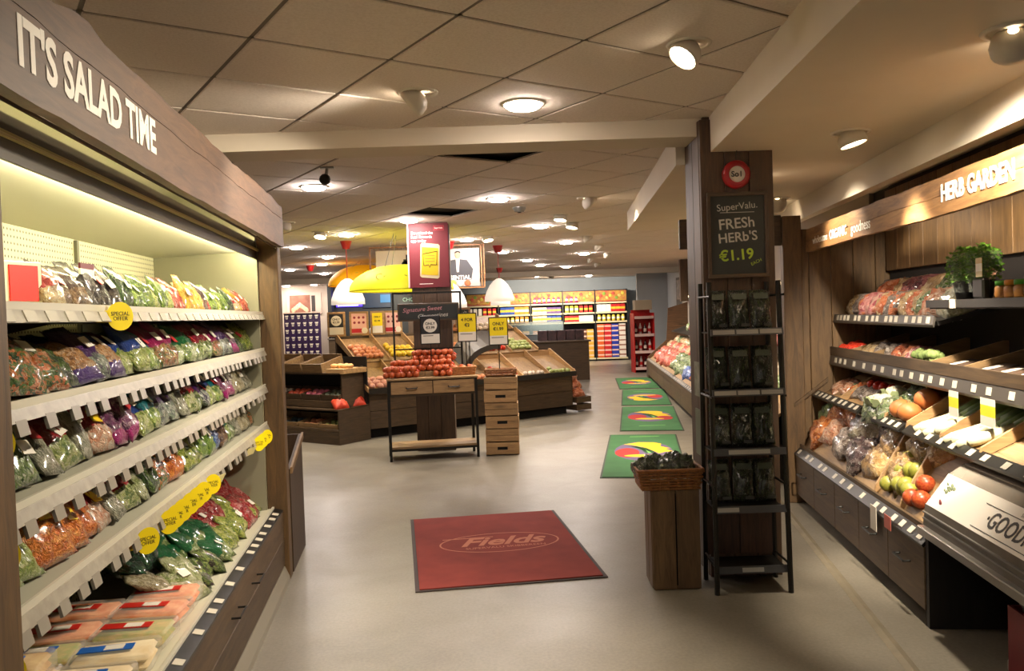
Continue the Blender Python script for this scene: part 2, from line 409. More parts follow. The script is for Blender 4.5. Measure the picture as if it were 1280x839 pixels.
def wall(name, p, q, z0, z1, m, t=0.1, label=None):
    p, q = Vector((*p,0)), Vector((*q,0)); d = (q-p).normalized(); n = Vector((d.y,-d.x,0))*t
    b = B().add([(*p.xy,z0),(*q.xy,z0),(*(q+n).xy,z0),(*(p+n).xy,z0),(*p.xy,z1),(*q.xy,z1),(*(q+n).xy,z1),(*(p+n).xy,z1)],
        [(0,3,2,1),(4,5,6,7),(0,1,5,4),(1,2,6,5),(2,3,7,6),(3,0,4,7)])
    return struct(b.obj(name, m), label)
def xy(v): return (v.x, v.y)
wall('wall_left', xy(LF(-0.86,0.2)), xy(LF(-0.86,-8.5)), 0, ZC+0.04, M_CREAM, 0.1, 'wall behind the salad cooler')
wall('wall_left_far', (-8.5,27), (-8.5,-3.9), 0, ZC+0.04, M_CREAM, 0.1, 'far left shop wall')
wall('wall_right', xy(RF(0.72,-7)), xy(RF(0.72,2.5)), 0, 2.72, mat('wall_umber', '#2c241c', 0.8), -0.1, 'dark wall behind the right hand produce')
wall('wall_right_far', xy(FF(0.95,-4.0)), xy(FF(0.95,7.9)), 0, ZC+0.04, mat('wall_taupe', '#9a9086', 0.7), -0.1, 'taupe wall above the far produce')
wall('wall_right_back', (4.9,19.6), (4.9,27), 0, ZC+0.04, M_PALE, -0.1, 'pale grey wall past the far produce')
wall('wall_back', (-8.5,27), (5.4,27), 0, ZC+0.04, M_WALL, -0.1, 'grey blue wall above the grocery shelving')
wall('wall_back_right', (3.86,25.0), (5.2,25.0), 0, ZC+0.04, M_PALE, -0.1, 'pale grey wall panel beside the grocery shelving')
wall('wall_back_left', (-8.4,26.2), (-5.72,26.2), 0, ZC+0.04, M_CREAM, -0.1, 'cream wall behind the purple cartons')
# floor cove in front of the right hand unit
_tv = [Vector((1.33,1.0)),Vector((2.20,7.1))]; _td = (_tv[1]-_tv[0]).normalized(); _tn = Vector((_td.y,-_td.x))
cv = B().add([(*(p+_tn*o_),z) for p in _tv for o_, z in ((0.03,0.001),(0.0,0.010),(-0.03,0.001))],[(0,3,4,1),(1,4,5,2),(0,1,2),(3,5,4)])
struct(cv.obj('trim_4', mat('cove_beige', '#776d5a', 0.6, var='#665d4c', scale=9)), 'beige floor strip along the right hand unit')

# ------------------------------------------------------------------ ceiling lights
M_TRIM = mat('downlight_trim', '#d9d2c4', 0.4)
M_LENS = emit('downlight_lens', '#ffeddc', LENS_STRENGTH*0.7)
M_LENS2 = emit('gimbal_lens', '#ffe8c6', 11.0)
ringm = B().lathe([(0.095,0.012),(0.095,-0.004),(0.102,-0.010),(0.118,-0.006),(0.122,0.004),(0.122,0.012)], 24, cap=False).mesh('trim_ring', True)
lensm = B().lathe([(0.096,0.0),(0.094,-0.014),(0.080,-0.024),(0.045,-0.030),(0.0,-0.031)],20,cap=False).mesh('lens', True)
M_LENS3 = emit('downlight_lens_shopfloor', '#fff0e8', LENS_STRENGTH*1.9)
def downlight(x, y, label, s=1.0, z=ZC):
    e = empty('ceiling_downlight', (x,y,z)); e.scale = (s,s,1)
    tag(e, label, 'ceiling light', 'flat round ceiling downlights')
    inst('trim_ring', ringm, M_TRIM, e); inst('lens', lensm, M_LENS3 if y > 6 else M_LENS, e, (0,0,-0.002))
dl = [(0.1,4.38,'flat round downlight in front of the white ceiling beam'),
 (-1.61,6.84,'flat round downlight over the end of the salad cooler'),
 (-0.09,7.9,'flat round downlight past the beam, over the red floor mat aisle'),
 (-1.14,9.4,'flat round downlight beside the dark ceiling hole by the red banner'),
 (0.41,10.47,'flat round downlight right of the fruit table, nearest of its row'),
 (-2.13,10.75,'flat round downlight over the tiered stand'),
 (-3.21,12.37,'flat round downlight left of the orange lampshade, nearest the cooler post'),
 (-0.62,11.99,'flat round downlight just right of the red banner'),
 (0.91,13.02,'flat round downlight over the island right end, second of its row'),
 (1.43,15.64,'flat round downlight before the green mats, third of its row'),
 (-3.2,14.43,'flat round downlight above the orange lampshade'),
 (-3.72,16.22,'flat round downlight behind the orange lampshade'),
 (-4.74,17.63,'flat round downlight far left, beside the cooler post'),
 (-4.42,19.46,'flat round downlight far left, in front of the screens'),
 (-7.02,25.6,'small far downlight over the poster of the purple cartons'),
 (-6.07,25.3,'small far downlight over the dark service counter'),
 (-0.11,14.59,'flat round downlight behind the right white pendant cord'),
 (0.37,17.06,'flat round downlight above the right white pendant'),
 (1.38,19.91,'flat round downlight just before the far beam'),
 (0.71,18.9,'small downlight left of the last one before the far beam'),
 (0.81,24.6,'downlight behind the far beam, left one over grocery shelving'),
 (2.42,25.2,'downlight behind the far beam, right one over grocery shelving')]
for x, y, l in dl: downlight(x, y, l)
for i, (x, y) in enumerate([(-0.5,0.6),(0.4,-1.6)]): downlight(x, y, 'unseen downlight added overhead for fill light, %s one' % ('near','rear')[i])  # unseen downlights added around the viewer as fill for the foreground
def gimbal(x, y, aim, label, z=ZC, watt=SPOT_W, cone=70, size=1.0, bright=True):
    """adjustable spot: flange, tilted shell, lens, lamp"""
    e = empty('gimbal_spotlight', (x,y,z)); tag(e, label, 'spotlight', 'adjustable ceiling spotlights')
    inst('flange', ringm, M_TRIM, e, (0,0,0), (0,0,0), size)
    d = (Vector(aim)-Vector((x,y,z))).normalized(); q = d.to_track_quat('-Z','Y')
    sh = B().lathe([(0.02,0.075),(0.055,0.062),(0.08,0.03),(0.088,-0.005),(0.084,-0.03),(0.078,-0.03)], 20, cap=False).obj('shell', M_TRIM, e, True)
    sh.rotation_mode = 'QUATERNION'; sh.rotation_quaternion = q; sh.location = (d.x*0.03,d.y*0.03,-0.045); sh.scale = (size,)*3
    le = B().add([(0.077*math.cos(2*math.pi*k/20),0.077*math.sin(2*math.pi*k/20),-0.024) for k in range(20)],[tuple(reversed(range(20)))]).obj('lens', M_LENS2, e)
    le.rotation_mode = 'QUATERNION'; le.rotation_quaternion = q; le.location = sh.location; le.scale = (size,)*3
    if watt:
        L = bpy.data.lights.new('spot_lamp','SPOT'); L.energy = watt; L.color = (1.0,0.87,0.68); L.spot_size = R(cone); L.spot_blend = 0.5; L.shadow_soft_size = 0.06
        lo = bpy.data.objects.new('spot_lamp', L); COL.objects.link(lo); lo.parent = e
        lo.rotation_mode = 'QUATERNION'; lo.rotation_quaternion = q; lo.location = Vector((d.x*0.03,d.y*0.03,-0.045))+d*0.06
gimbal(0.79,3.49,(-0.75,2.9,0.75),'tilted white spotlight by the bulkhead edge, glowing towards the viewer', cone=105, watt=170, size=0.8)
gimbal(-0.43,4.1,(-1.5,4.3,1.9),'tilted white spotlight turned away, before the ceiling beam', watt=55, cone=110, size=0.85)
gimbal(1.837,4.37,tuple(RF(0.22,0.22,0.95)),'spotlight under the bulkhead aimed down at the produce', z=2.51, watt=135, cone=62, size=0.85)
gimbal(1.70,5.75,tuple(RF(0.12,1.35,1.85)),'spotlight under the bulkhead mostly behind the wooden pillar', z=2.51, watt=50, cone=84, size=0.85)
gimbal(1.738,2.80,tuple(RF(0.12,-0.50,2.0)),'spotlight under the bulkhead at the right edge, aimed at the herb sign', z=2.51, watt=330, cone=66, size=0.85)
gl = [(-2.51,9.24,'far spotlight right beside the cooler post',(-3.4,9.4,1.0)),(-2.38,10.36,'bright spotlight left of the flat downlights by the cooler post',(-2.5,9.8,1.0)),
 (-0.3,11.61,'spotlight right of the red banner',(0.0,11.2,0.9)),(0.6,9.35,'upper of the two bright spotlights before the bulkhead end',(0.3,9.0,0.6)),
 (0.8,10.22,'lower of the two bright spotlights before the bulkhead end',(0.4,9.9,0.6)),(0.79,8.08,'slim spotlight turned away, nearest the aisle bulkhead',(2.4,8.4,0.9)),
 (1.15,12.11,'spotlight over the green mats, third from the bulkhead',(2.6,12.3,0.8)),(1.5,13.86,'spotlight over the green mats, fourth from the bulkhead',(2.8,14.0,0.8)),
 (1.87,15.73,'spotlight over the green mats, fifth from the bulkhead',(3.0,16.0,0.8)),(1.69,17.21,'spotlight before the far beam, left of a pair',(3.1,17.3,0.8)),
 (2.01,18.85,'spotlight nearest the far beam, right of a pair',(3.3,19,0.8))]
for x, y, l, aim in gl: gimbal(x, y, aim, l, watt=110, cone=85, size=0.9)
gimbal(2.3,7.0,tuple(FF(0.4,-2.0,0.8)),'spotlight under the bulkhead behind the wooden pillar', z=2.51, watt=130)
gimbal(1.2,23.9,(1.6,26.3,1.2),'bright track spotlight behind the far beam, aimed at the grocery shelving', watt=420, cone=120)
gimbal(-3.6,23.6,(-4.6,25.4,1.0),'spotlight added behind the far beam to brighten the service counter', watt=220, cone=110)  # lamp added to brighten the dim back left
gimbal(-6.2,22.8,(-6.4,24.5,1.0),'spotlight added behind the far beam to brighten the purple cartons', watt=60, cone=100)  # lamp added to lift the dark cartons
# bits on the ceiling
sm = empty('smoke_detector', (0.12,8.6,ZC)); tag(sm, 'round grey smoke detector on the ceiling right of centre', 'smoke detector')
B().lathe([(0.07,0.0),(0.07,-0.02),(0.055,-0.035),(0.05,-0.05),(0.0,-0.052)],16,cap=False).obj('housing', M_GREYMET, sm, True)
B().lathe([(0.02,-0.045),(0.02,-0.06),(0.0,-0.06)],10,cap=False).obj('sensor', M_BLACK, sm, True)
cc = empty('ceiling_camera', (-1.31,6.0,ZC)); tag(cc, 'small dome camera hanging from the ceiling behind the beam', 'camera')
B().box(-0.05,0.05,-0.02,0.02,-0.012,0).obj('mount', M_GREYMET, cc); B().tube([(0,0,0),(-0.01,0,-0.06)],0.012).obj('stem', M_GREYMET, cc)
B().ball((-0.02,0,-0.09),0.042).obj('dome', M_BLACK, cc, True)

# ------------------------------------------------------------------ salad cooler on the left
ck = empty('salad_cooler', LF(0,0), LF.a)
tag(ck, 'open salad cooler cabinet framed in brown timber', 'cooler')
YN, YF = -3.62, -0.15
def waney(y0, y1, z, amp, seed, n=40):
    rg = random.Random(seed); out = []; h = 0
    for i in range(n+1):
        h = 0.7*h + rg.uniform(-amp,amp); out.append((y0+(y1-y0)*i/n, z+h))
    return out
top = waney(-4.0,-0.13,2.305,0.006,3)
top = [(y, z+0.03*math.exp(-((y+3.25)/0.12)**2)) for y, z in top]
crack = waney(-4.0,-0.13,2.225,0.004,5)
lowe = waney(-4.0,-0.13,2.055,0.003,8)
fasc_u = B().prism(crack+top[::-1], 0.0, 0.035, 'x').obj('fascia_board', W_FASC, ck)
fasc_l = B().prism(lowe+[(y,z-0.004) for y,z in crack[::-1]], 0.002, 0.037, 'x').obj('fascia_board', W_FASC, ck)
fasc_l['label'] = 'lower fascia board with white lettering'
text("IT'S SALAD TIME", 0.136, M_LETW, fasc_l, (0.0385,-3.175,2.156), (R(90),0,R(90)), offset=0.0042, extrude=0.0006, sx=0.90, space=1.0)
B().box(-0.12,0.0,-0.15,-0.03,0,2.30,0.006).obj('post', W_POST, ck)
B().box(-0.12,0.0,YN-0.13,YN,0,2.06,0.006).obj('post', W_POST, ck)
B().box(-0.145,-0.12,-0.155,-0.145,0.42,2.05).obj('edge_strip', mat('edge_strip','#c9c39a',0.4), ck)
# canopy
B().slab((-0.004,YF,2.058),(-0.004,-3.75,2.058),(-0.115,-3.75,2.052),(-0.115,YF,2.052),-0.012).obj('mirror_strip', M_CHROME, ck)
B().box(-0.135,-0.108,-3.75,YF,2.034,2.05).obj('edge_strip', mat('valance_reflection','#e0d08a',0.35), ck)  # yellow colour stands in for lamp light reflected along the valance
B().box(-0.130,-0.120,-3.75,YF,1.985,2.034).obj('valance', mat('valance_bronze','#3a3222',0.5), ck)
B().add([(-0.13,-3.75,2.035),(-0.13,YF,2.035),(-0.72,YF,2.005),(-0.72,-3.75,2.005),(-0.13,-3.75,2.05),(-0.13,YF,2.05),(-0.72,YF,2.02),(-0.72,-3.75,2.02)],
   [(0,1,2,3),(4,7,6,5),(0,4,5,1),(1,5,6,2),(2,6,7,3),(3,7,4,0)]).obj('canopy', mat('canopy_cream','#d2d0be',0.5), ck)
B().tube([(-0.172,-3.6,2.016),(-0.172,YF-0.06,2.016)],0.011,8).obj('lamp_tube', emit('cooler_tube','#fff4c8',COOLER_W*9), ck)
def peg_mat():
    m, nt, b = _nt('perforated_back'); _set(b, Roughness=0.5)
    tc = nt.nodes.new('ShaderNodeTexCoord'); vm = nt.nodes.new('ShaderNodeVectorMath'); vm.operation = 'SCALE'; vm.inputs['Scale'].default_value = 38
    fr = nt.nodes.new('ShaderNodeVectorMath'); fr.operation = 'FRACTION'; sb = nt.nodes.new('ShaderNodeVectorMath'); sb.operation = 'SUBTRACT'; sb.inputs[1].default_value = (0.5,0.5,0.5)
    sp = nt.nodes.new('ShaderNodeSeparateXYZ'); cb = nt.nodes.new('ShaderNodeCombineXYZ'); ln = nt.nodes.new('ShaderNodeVectorMath'); ln.operation = 'LENGTH'
    nt.links.new(tc.outputs['Object'], vm.inputs[0]); nt.links.new(vm.outputs[0], fr.inputs[0]); nt.links.new(fr.outputs[0], sb.inputs[0]); nt.links.new(sb.outputs[0], sp.inputs[0])
    nt.links.new(sp.outputs['Y'], cb.inputs['Y']); nt.links.new(sp.outputs['Z'], cb.inputs['Z']); nt.links.new(cb.outputs[0], ln.inputs[0])
    nt.links.new(_ramp(nt, ln.outputs['Value'], [(0.17,'#4b4838'),(0.22,'#cfcbae')]), b.inputs['Base Color']); return m
B().box(-0.74,-0.72,-3.75,YF,0.35,2.03).obj('back_panel', peg_mat(), ck)
for y in (-2.55,-1.35): B().box(-0.722,-0.705,y-0.012,y+0.012,0.5,2.0).obj('upright', mat('upright_grey','#6d6b58',0.5), ck)
B().box(-0.74,-0.12,YF-0.02,YF,0.4,2.03).obj('side_panel', mat('cooler_side','#8a8670',0.5), ck)
B().box(-0.74,-0.12,-3.76,-3.74,0.4,2.03).obj('side_panel', mat('cooler_side','#8a8670',0.5), ck)
M_RAIL = mat('price_rail','#a8a294',0.35, var='#8f897c', scale=25)
M_RAILTOP = mat('rail_lip','#c9c5b4',0.3)
M_CLIP = mat('price_clip','#8f897e',0.3)
M_DECK = mat('shelf_deck','#a9a694',0.5)
clipm = B().box(-0.004,0.004,-0.026,0.026,-0.036,0.0).mesh('price_clip')
tagm = B().box(-0.0015,0.0015,-0.03,0.03,-0.014,0.014).mesh('price_tag')
SH = [(1.665,1.617,0.0),(1.445,1.398,0.08),(1.222,1.172,0.08),(0.992,0.940,0.08)]
rg = random.Random(11)
for k, (zt, zb, rise) in enumerate(SH):
    s = empty('shelf', (0,0,0)); s.parent = ck
    B().add([(-0.11,YN-0.1,zt-0.03),(-0.11,YF,zt-0.03),(-0.70,YF,zt-0.03+rise),(-0.70,YN-0.1,zt-0.03+rise),(-0.11,YN-0.1,zt-0.045),(-0.11,YF,zt-0.045),(-0.70,YF,zt-0.045+rise),(-0.70,YN-0.1,zt-0.045+rise)],
        [(0,1,2,3),(4,7,6,5),(0,4,5,1),(1,5,6,2),(2,6,7,3),(3,7,4,0)]).obj('deck', M_DECK, s)
    B().box(-0.108,-0.100,YN-0.1,YF,zt-0.02,zt).obj('lip', M_RAILTOP, s)
    B().prism([(-0.112,zt-0.018),(-0.098,zt-0.018),(-0.086,zb),(-0.10,zb)], YN-0.1, YF).obj('price_rail', M_RAIL, s)
    for y in (-2.55,-1.35,-0.25):
        B().prism([(-0.70,zb+0.02),(-0.70,zb-0.07+rise),(-0.35,zb)], y-0.004, y+0.004).obj('bracket', M_GREYPL, s)
    y = YN+0.08
    while y < YF-0.05:
        if k == 0: inst('price_tag', tagm, mat('rail_tag','#a59e90',0.5), s, (-0.0905,y,(zt-0.018+zb)/2), (0,R(-22),0))
        else: inst('price_clip', clipm, M_CLIP, s, (-0.091,y,zb+0.004), (0,R(-14),0))
        y += rg.choice((0.085,0.10,0.12,0.15)) if k else 0.115
# tray and base
B().add([(-0.09,-3.75,0.452),(-0.09,YF,0.452),(-0.70,YF,0.40),(-0.70,-3.75,0.40),(-0.09,-3.75,0.36),(-0.09,YF,0.36),(-0.70,YF,0.36),(-0.70,-3.75,0.36)],
   [(0,1,2,3),(4,7,6,5),(0,4,5,1),(1,5,6,2),(2,6,7,3),(3,7,4,0)]).obj('tray', mat('tray_white','#d3cfba',0.4), ck)
B().box(-0.092,-0.078,-3.75,YF,0.44,0.462).obj('tray_lip', M_RAILTOP, ck)
ps = B().prism([(-0.078,0.43),(-0.028,0.428),(-0.028,0.44),(-0.078,0.452)], -3.75, YF).obj('price_strip', mat('strip_black','#12110e',0.4), ck)
lm = B().box(-0.018,0.018,-0.024,0.024,-0.001,0.001).mesh('price_tag')
y = -3.4
while y < -0.2:
    inst('price_tag', lm, mat('price_tag_paper','#cfc8b6',0.5), ps, (-0.052,y,0.4475), (0,R(13),0)); y += rg.choice((0.12,0.16,0.22,0.27))
for z0, z1 in ((0.10,0.262),(0.266,0.43)):
    B().box(-0.05,-0.028,-3.75,YF+0.01,z0,z1,0.003).obj('base_plank', W_DARKY, ck)
for y in (-1.15,-1.62,-2.3):
    B().tube([(-0.028,y-0.07,0.33),(0.008,y-0.07,0.33),(0.008,y+0.07,0.33),(-0.028,y+0.07,0.33)],0.005,6).obj('handle', M_BLACK, ck)
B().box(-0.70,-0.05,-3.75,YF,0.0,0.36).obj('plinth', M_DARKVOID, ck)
B().prism([(-0.05,0),(0.0,0),(-0.004,0.03),(-0.03,0.09),(-0.05,0.09)], -3.75, -0.05).obj('kick_bumper', mat('bumper_grey','#7e786c',0.45), ck)

# --- packs for the cooler
BT = {
 'green':  ('bag of green salad leaves', ['#2e4a14','#6f8f2c','#b4c85e'], None),
 'rocket': ('bag of dark rocket leaves', ['#16260e','#33511c','#6f8f3a'], None),
 'cress':  ('bag of pale green cress', ['#4a6a1e','#a8b83e','#e2dc9a'], None),
 'mixed':  ('bag of mixed red and green leaves', ['#3f1f2a','#4f7026','#b9c86a'], None),
 'blue':   ('blue topped bag of shredded lettuce', ['#6f8f2c','#c3cf6e','#e2e3b8'], '#123f96'),
 'teal':   ('teal topped bag of cut lettuce', ['#4f7a2a','#a9c356','#e0e0a8'], '#127a86'),
 'magenta':('magenta topped bag of salad', ['#3e5c22','#a85a38','#c9cf86'], '#a3145c'),
 'crimson':('crimson topped bag of leaves', ['#33481e','#7c9340','#cdd0a0'], '#8f1230'),
 'greentop':('green topped bag of lettuce', ['#4a6b2e','#9fb36a','#dfe0c2'], '#0d6b38'),
 'purple': ('purple printed bag of slaw', ['#3a1d4d','#7c8f7a','#d2cfc0'], '#4a1a66'),
 'pinkfoot':('clear bag of beetroot salad with pink foot', ['#4d1d44','#8d3a74','#c9b9b0'], None, '#b01478'),
 'orange': ('bag of orange carrot batons', ['#c8560e','#ee7f1c','#f8ac48'], None),
 'veg':    ('tray bag of mixed vegetables', ['#1f3a14','#4f7a2a','#d8641c','#e8d8b0'], None),
 'bread':  ('clear bag of orange bread rolls', ['#8c5c34','#d59a58','#d9c8b0'], None, '#4d2a80'),
 'clear':  ('clear bag of white stalks', ['#7c7f66','#b9b79c','#dcd8c6'], None),
 'scallion':('bag of spring onions', ['#2c4e16','#6f9038','#dfe0c8'], None),
 'redprint':('red printed bag of leaves', ['#5b7a30','#b7c170','#ddd9bc'], '#b01e22'),
 'bluered':('blue and red printed salad bag', ['#123070','#2f62b8','#b9c6d4'], '#a8141e'),
 'bluebag':('blue printed bag of frozen style greens', ['#0e2c6e','#2a66b8','#a8c6e0'], None),
 'redbag': ('red printed bag of salad', ['#8a0d14','#bb1a22','#e0b0a8'], None),
 'darkgreen':('dark green bag of baby leaves', ['#0a1f12','#15402a','#3c7a52'], None),
 'brown':  ('brown pack of seeded wraps', ['#4d3424','#7d5a3c','#a98a66'], '#3a1a16'),
 'dark':   ('dark pouch of olives', ['#1c1612','#3a2e26','#6a5c4e'], '#241418'),
 'flat':   ('pack of pale flatbreads', ['#c9a06a','#e2c896','#efe2c4'], '#b02a20'),
 'yellowpk':('yellow pack of pepper dip', ['#c98a10','#e8b42a','#f2d878'], None),
 'redpk':  ('red pack of tomato salsa', ['#8a1a14','#c43c28','#e0a07a'], None),
 'melon':  ('tub of orange melon pieces', ['#d8661a','#f08a2c','#ffb45a'], None),
 'grape':  ('tub of green grapes', ['#7a9a34','#a8bc5a','#d8dfa8'], None),
 'salmonp':('pack with pink and white slices', ['#d88a60','#ecc4a4','#f2e6d8'], '#b02430'),
 'celery': ('long pack of pale celery', ['#8a9a50','#c9cf96','#e6e4ca'], None),
 'beige':  ('bag of beige bean sprouts', ['#9a8c66','#cbbf98','#e4dec6'], None),
 'snack':  ('green bag of leaf crisps', ['#3d6a1c','#78a22e','#b6cc5a'], None),
}
def bt(k):
    t = BT[k]; return bagmat('film_'+k, t[1], t[2] if len(t) > 2 else None, low=(t[3] if len(t) > 3 else None))
BAGS = [bag_mesh(0.17,0.23,0.085,s_) for s_ in range(1,6)]
TALL = [bag_mesh(0.13,0.25,0.07,s_,taper=0.1) for s_ in range(6,9)]
WIDE = [bag_mesh(0.22,0.20,0.09,s_) for s_ in range(9,12)]
stick = B().box(-0.5,0.5,-0.0015,0.0015,-0.5,0.5).mesh('sticker')
M_STICK = [mat('sticker_white','#e4ded0',0.4), mat('sticker_red','#b5242a',0.4), mat('sticker_yellow','#e8c40c',0.4), mat('sticker_blue','#2a5fae',0.4)]
POS_SH = ['top','second','third','fourth']
def cooler_bag(k, y, x, z, tilt, label, group, rg, sc=1.0, kind=None, sticker=None, yaw=0.0, cat='salad bag'):
    ms = {'t':TALL,'w':WIDE}.get(kind, BAGS); me = rg.choice(ms)
    o = inst('salad_bag' if cat == 'salad bag' else 'produce_pack', me, bt(k), None, LF(x,y,z), (-R(tilt), R(rg.uniform(-7,7)), LF.a+R(90)+R(rg.uniform(-10,10))+yaw), sc*rg.uniform(0.94,1.06))
    tag(o, label, cat, group)
    if sticker is not None:
        inst('sticker', stick, M_STICK[sticker], o, (rg.uniform(-.02,.02),-0.046 if me in BAGS else -0.042, rg.uniform(0.09,0.14)), (R(-4),R(rg.uniform(-12,12)),0), (0.05,1,0.045))
    return o
rows = {
 0: 'flat brown brown dark dark dark rocket green green cress green cress redpk redpk yellowpk yellowpk yellowpk brown redpk green cress green rocket dark flat yellowpk redpk redpk'.split(),
 1: 'scallion scallion veg veg rocket bread purple bread blue blue teal magenta magenta greentop greentop greentop crimson crimson magenta purple purple pinkfoot rocket green cress'.split(),
 2: 'scallion green scallion clear redprint clear salmonp pinkfoot pinkfoot blue teal purple purple clear redprint crimson purple blue teal pinkfoot pinkfoot beige beige clear clear'.split(),
 3: 'pinkfoot grape grape melon melon orange salmonp clear redprint celery rocket veg orange orange cress cress snack snack bluebag brown teal greentop clear beige beige veg'.split(),
}
for k, lst in rows.items():
    zt = SH[k][0]; rg = random.Random(40+k)
    n = len(lst); y0 = -3.42 if k else -2.97; y1 = -0.24
    for i, key in enumerate(lst):
        y = y0+(y1-y0)*i/(n-1)
        t = 'w' if key in ('bread','veg','melon','flat') else ('t' if key in ('scallion','clear','celery','dark','beige','redpk','yellowpk') else None)
        tilt = (30 if k == 0 else 40)+rg.uniform(-8,8)
        sc = 0.68 if k == 0 else 0.93
        sti = rg.choice((None,0,1,0,None))
        if key in ('melon','salmonp','grape'): sti = 2
        ph = BT[key][0]
        cooler_bag(key, y, -0.165-0.02*rg.random(), zt-0.015+0.01, tilt, '%s, %s from near post, %s cooler shelf' % (ph, ORD[i], POS_SH[k]), 'packs on the %s cooler shelf' % POS_SH[k], rg, sc, t, sti)
    if k:   # second rank behind
        rg = random.Random(80+k); m = 15
        for i in range(m):
            key = lst[min(n-1, int(i*n/m))]
            y = y0+0.06+(y1-y0-0.1)*i/(m-1)
            cooler_bag(key, y, -0.37-0.02*rg.random(), zt+0.025, 56+rg.uniform(-6,6), 'rear %s, %s from near post, %s cooler shelf' % (BT[key][0], ORD[i], POS_SH[k]), 'packs behind on the %s cooler shelf' % POS_SH[k], rg, 0.85)
# red card in a white holder at the near end of the top shelf
hc = empty('card_holder', LF(-0.20,-3.085,1.640), LF.a+R(90)-R(20)); tag(hc, 'white card holder with a plain red card on the top cooler shelf', 'sign')
B().box(-0.062,0.062,0,0.012,0,0.135,0.002).obj('holder', mat('holder_cream','#e9e2c6',0.35), hc)
B().box(-0.045,0.045,-0.004,0.0,0.034,0.125).obj('red_card', mat('card_red','#d8210f',0.45), hc)
text('VITAMIN A', 0.02, M_INK, hc, (0,-0.0015,0.017), (R(90),0,0), extrude=0.0003)
hp = empty('header_pack', LF(-0.20,-2.62,1.64), LF.a+R(90)); tag(hp, 'clear pouch with dark red header card on the top cooler shelf', 'pack')
inst('pouch', BAGS[1], bt('dark'), hp, (0,0,0), (R(-8),0,0), 0.62)
B().box(-0.055,0.055,0.012,0.018,0.125,0.16).obj('header_card', stripemat('header_print',['#e4dcc8','#5c1822'],[0,0.5]), hp)
# bottom tray: sandwiches near, packs, then a heap of bags
def wrap_pack(y, x, z, c, band, label, yaw, ly=0.16, lx=0.24, h=0.05, tilt=0):
    e = empty('sandwich_pack', LF(x,y,z), 0, (0,R(tilt),LF.a+R(yaw))); tag(e, label, 'sandwich pack', 'sandwich and wrap packs in the cooler tray')
    b = B()
    for k2 in (0,1): b.box(-lx/2,lx/2,-ly/2,ly/2,k2*h*0.52,k2*h*0.52+h*0.48,0.012)
    b.obj('filling', c, e, True)
    B().box(-lx/2-0.012,lx/2+0.012,-ly/2-0.01,ly/2+0.01,-0.004,h+0.008,0.01).obj('film', glass('pack_wrap','#e8e4d8',0.22,0.1), e)
    lb = B().box(-lx/2+0.01,lx/2-0.06,-0.026,0.026,h+0.008,h+0.0105).obj('band', band, e)
    B().box(-0.03,0.03,-0.02,0.02,h+0.0106,h+0.012).obj('print', mat('sticker_white','#e4ded0',0.4), lb)
M_BREAD = mat('bread_tan','#b98a4a',0.7, var='#dcbc80', scale=18); M_BREAD2 = mat('bread_pale','#d8bc86',0.7, var='#efe0b8', scale=14)
M_SALM = mat('filling_orange','#d06a34',0.6, var='#e8a878', scale=25); M_MIXF = mat('filling_mixed','#c8a860',0.6, var='#8a9a40', scale=30)
M_BB = mat('band_blue','#2560b4',0.4); M_RB = mat('band_red','#c0281e',0.4)
wp = [(-2.62,-0.50,0.47,M_BREAD,M_BB,'tan wraps with blue band, back left of the cooler tray'),(-2.66,-0.26,0.475,M_BREAD2,M_BB,'pale sandwich with blue band at the tray edge, nearest'),
 (-2.46,-0.24,0.475,M_BREAD2,M_BB,'pale sandwich with blue band at the tray edge, second'),(-2.42,-0.50,0.47,M_MIXF,M_BB,'mixed wrap with blue band, second from the tray back corner'),
 (-2.26,-0.24,0.475,M_MIXF,M_RB,'green and tan sandwich with red band at the tray edge'),(-2.22,-0.50,0.47,M_SALM,M_RB,'orange filled pack with red band, rear of the tray'),
 (-2.06,-0.24,0.48,M_SALM,M_RB,'orange filled pack with red band at the tray edge, nearer'),(-2.02,-0.50,0.475,M_SALM,M_RB,'orange filled pack with red band, deeper in the tray'),
 (-1.88,-0.24,0.48,M_SALM,M_RB,'orange filled pack with red band at the tray edge, farther'),(-2.86,-0.27,0.475,M_BREAD,M_RB,'tan sandwich with red band, nearest corner of the tray')]
for y, x, z, c, bd, l in wp: wrap_pack(y, x, z, c, bd, l, random.uniform(-6,6))
wrap_pack(-2.66,-0.50,0.535,M_BREAD,M_BB,'tan wraps stacked on another pack at the tray back', 4)
nm = ['front','second','third','fourth','fifth','rear']
def tray_key(r_, y):
    if y < -1.62: return ('celery','beige','darkgreen','darkgreen','darkgreen','darkgreen')[r_]
    if y < -1.30: return ('mixed','greentop','greentop','bluebag','darkgreen','darkgreen')[r_]
    if y < -1.0: return ('greentop','greentop','bluebag','bluebag','bluered','darkgreen')[r_]
    if y < -0.75: return ('cress','redbag','redbag','bluered','redbag','crimson')[r_]
    if y < -0.45: return ('redbag','cress','redbag','redbag','bluebag','bluebag')[r_]
    return ('cress','redbag','redbag','bluebag','bluebag','teal')[r_]
for r_ in range(6):
    rg = random.Random(120+r_); n = 16
    for i in range(n):
        y = -1.78+1.56*i/(n-1)+rg.uniform(-.03,.03); key = tray_key(r_, y+rg.uniform(-.15,.15))
        cooler_bag(key, y, -0.145-0.092*r_+rg.uniform(-.015,.015), 0.455+0.062*r_, 52+rg.uniform(-16,16), '%s, %s from the sandwiches, %s tray row' % (BT[key][0], ORD[i], nm[r_]), 'salad bags heaped in the cooler tray', rg, 0.92, None, rg.choice((None,None,None,0)), R(rg.uniform(-28,28)))
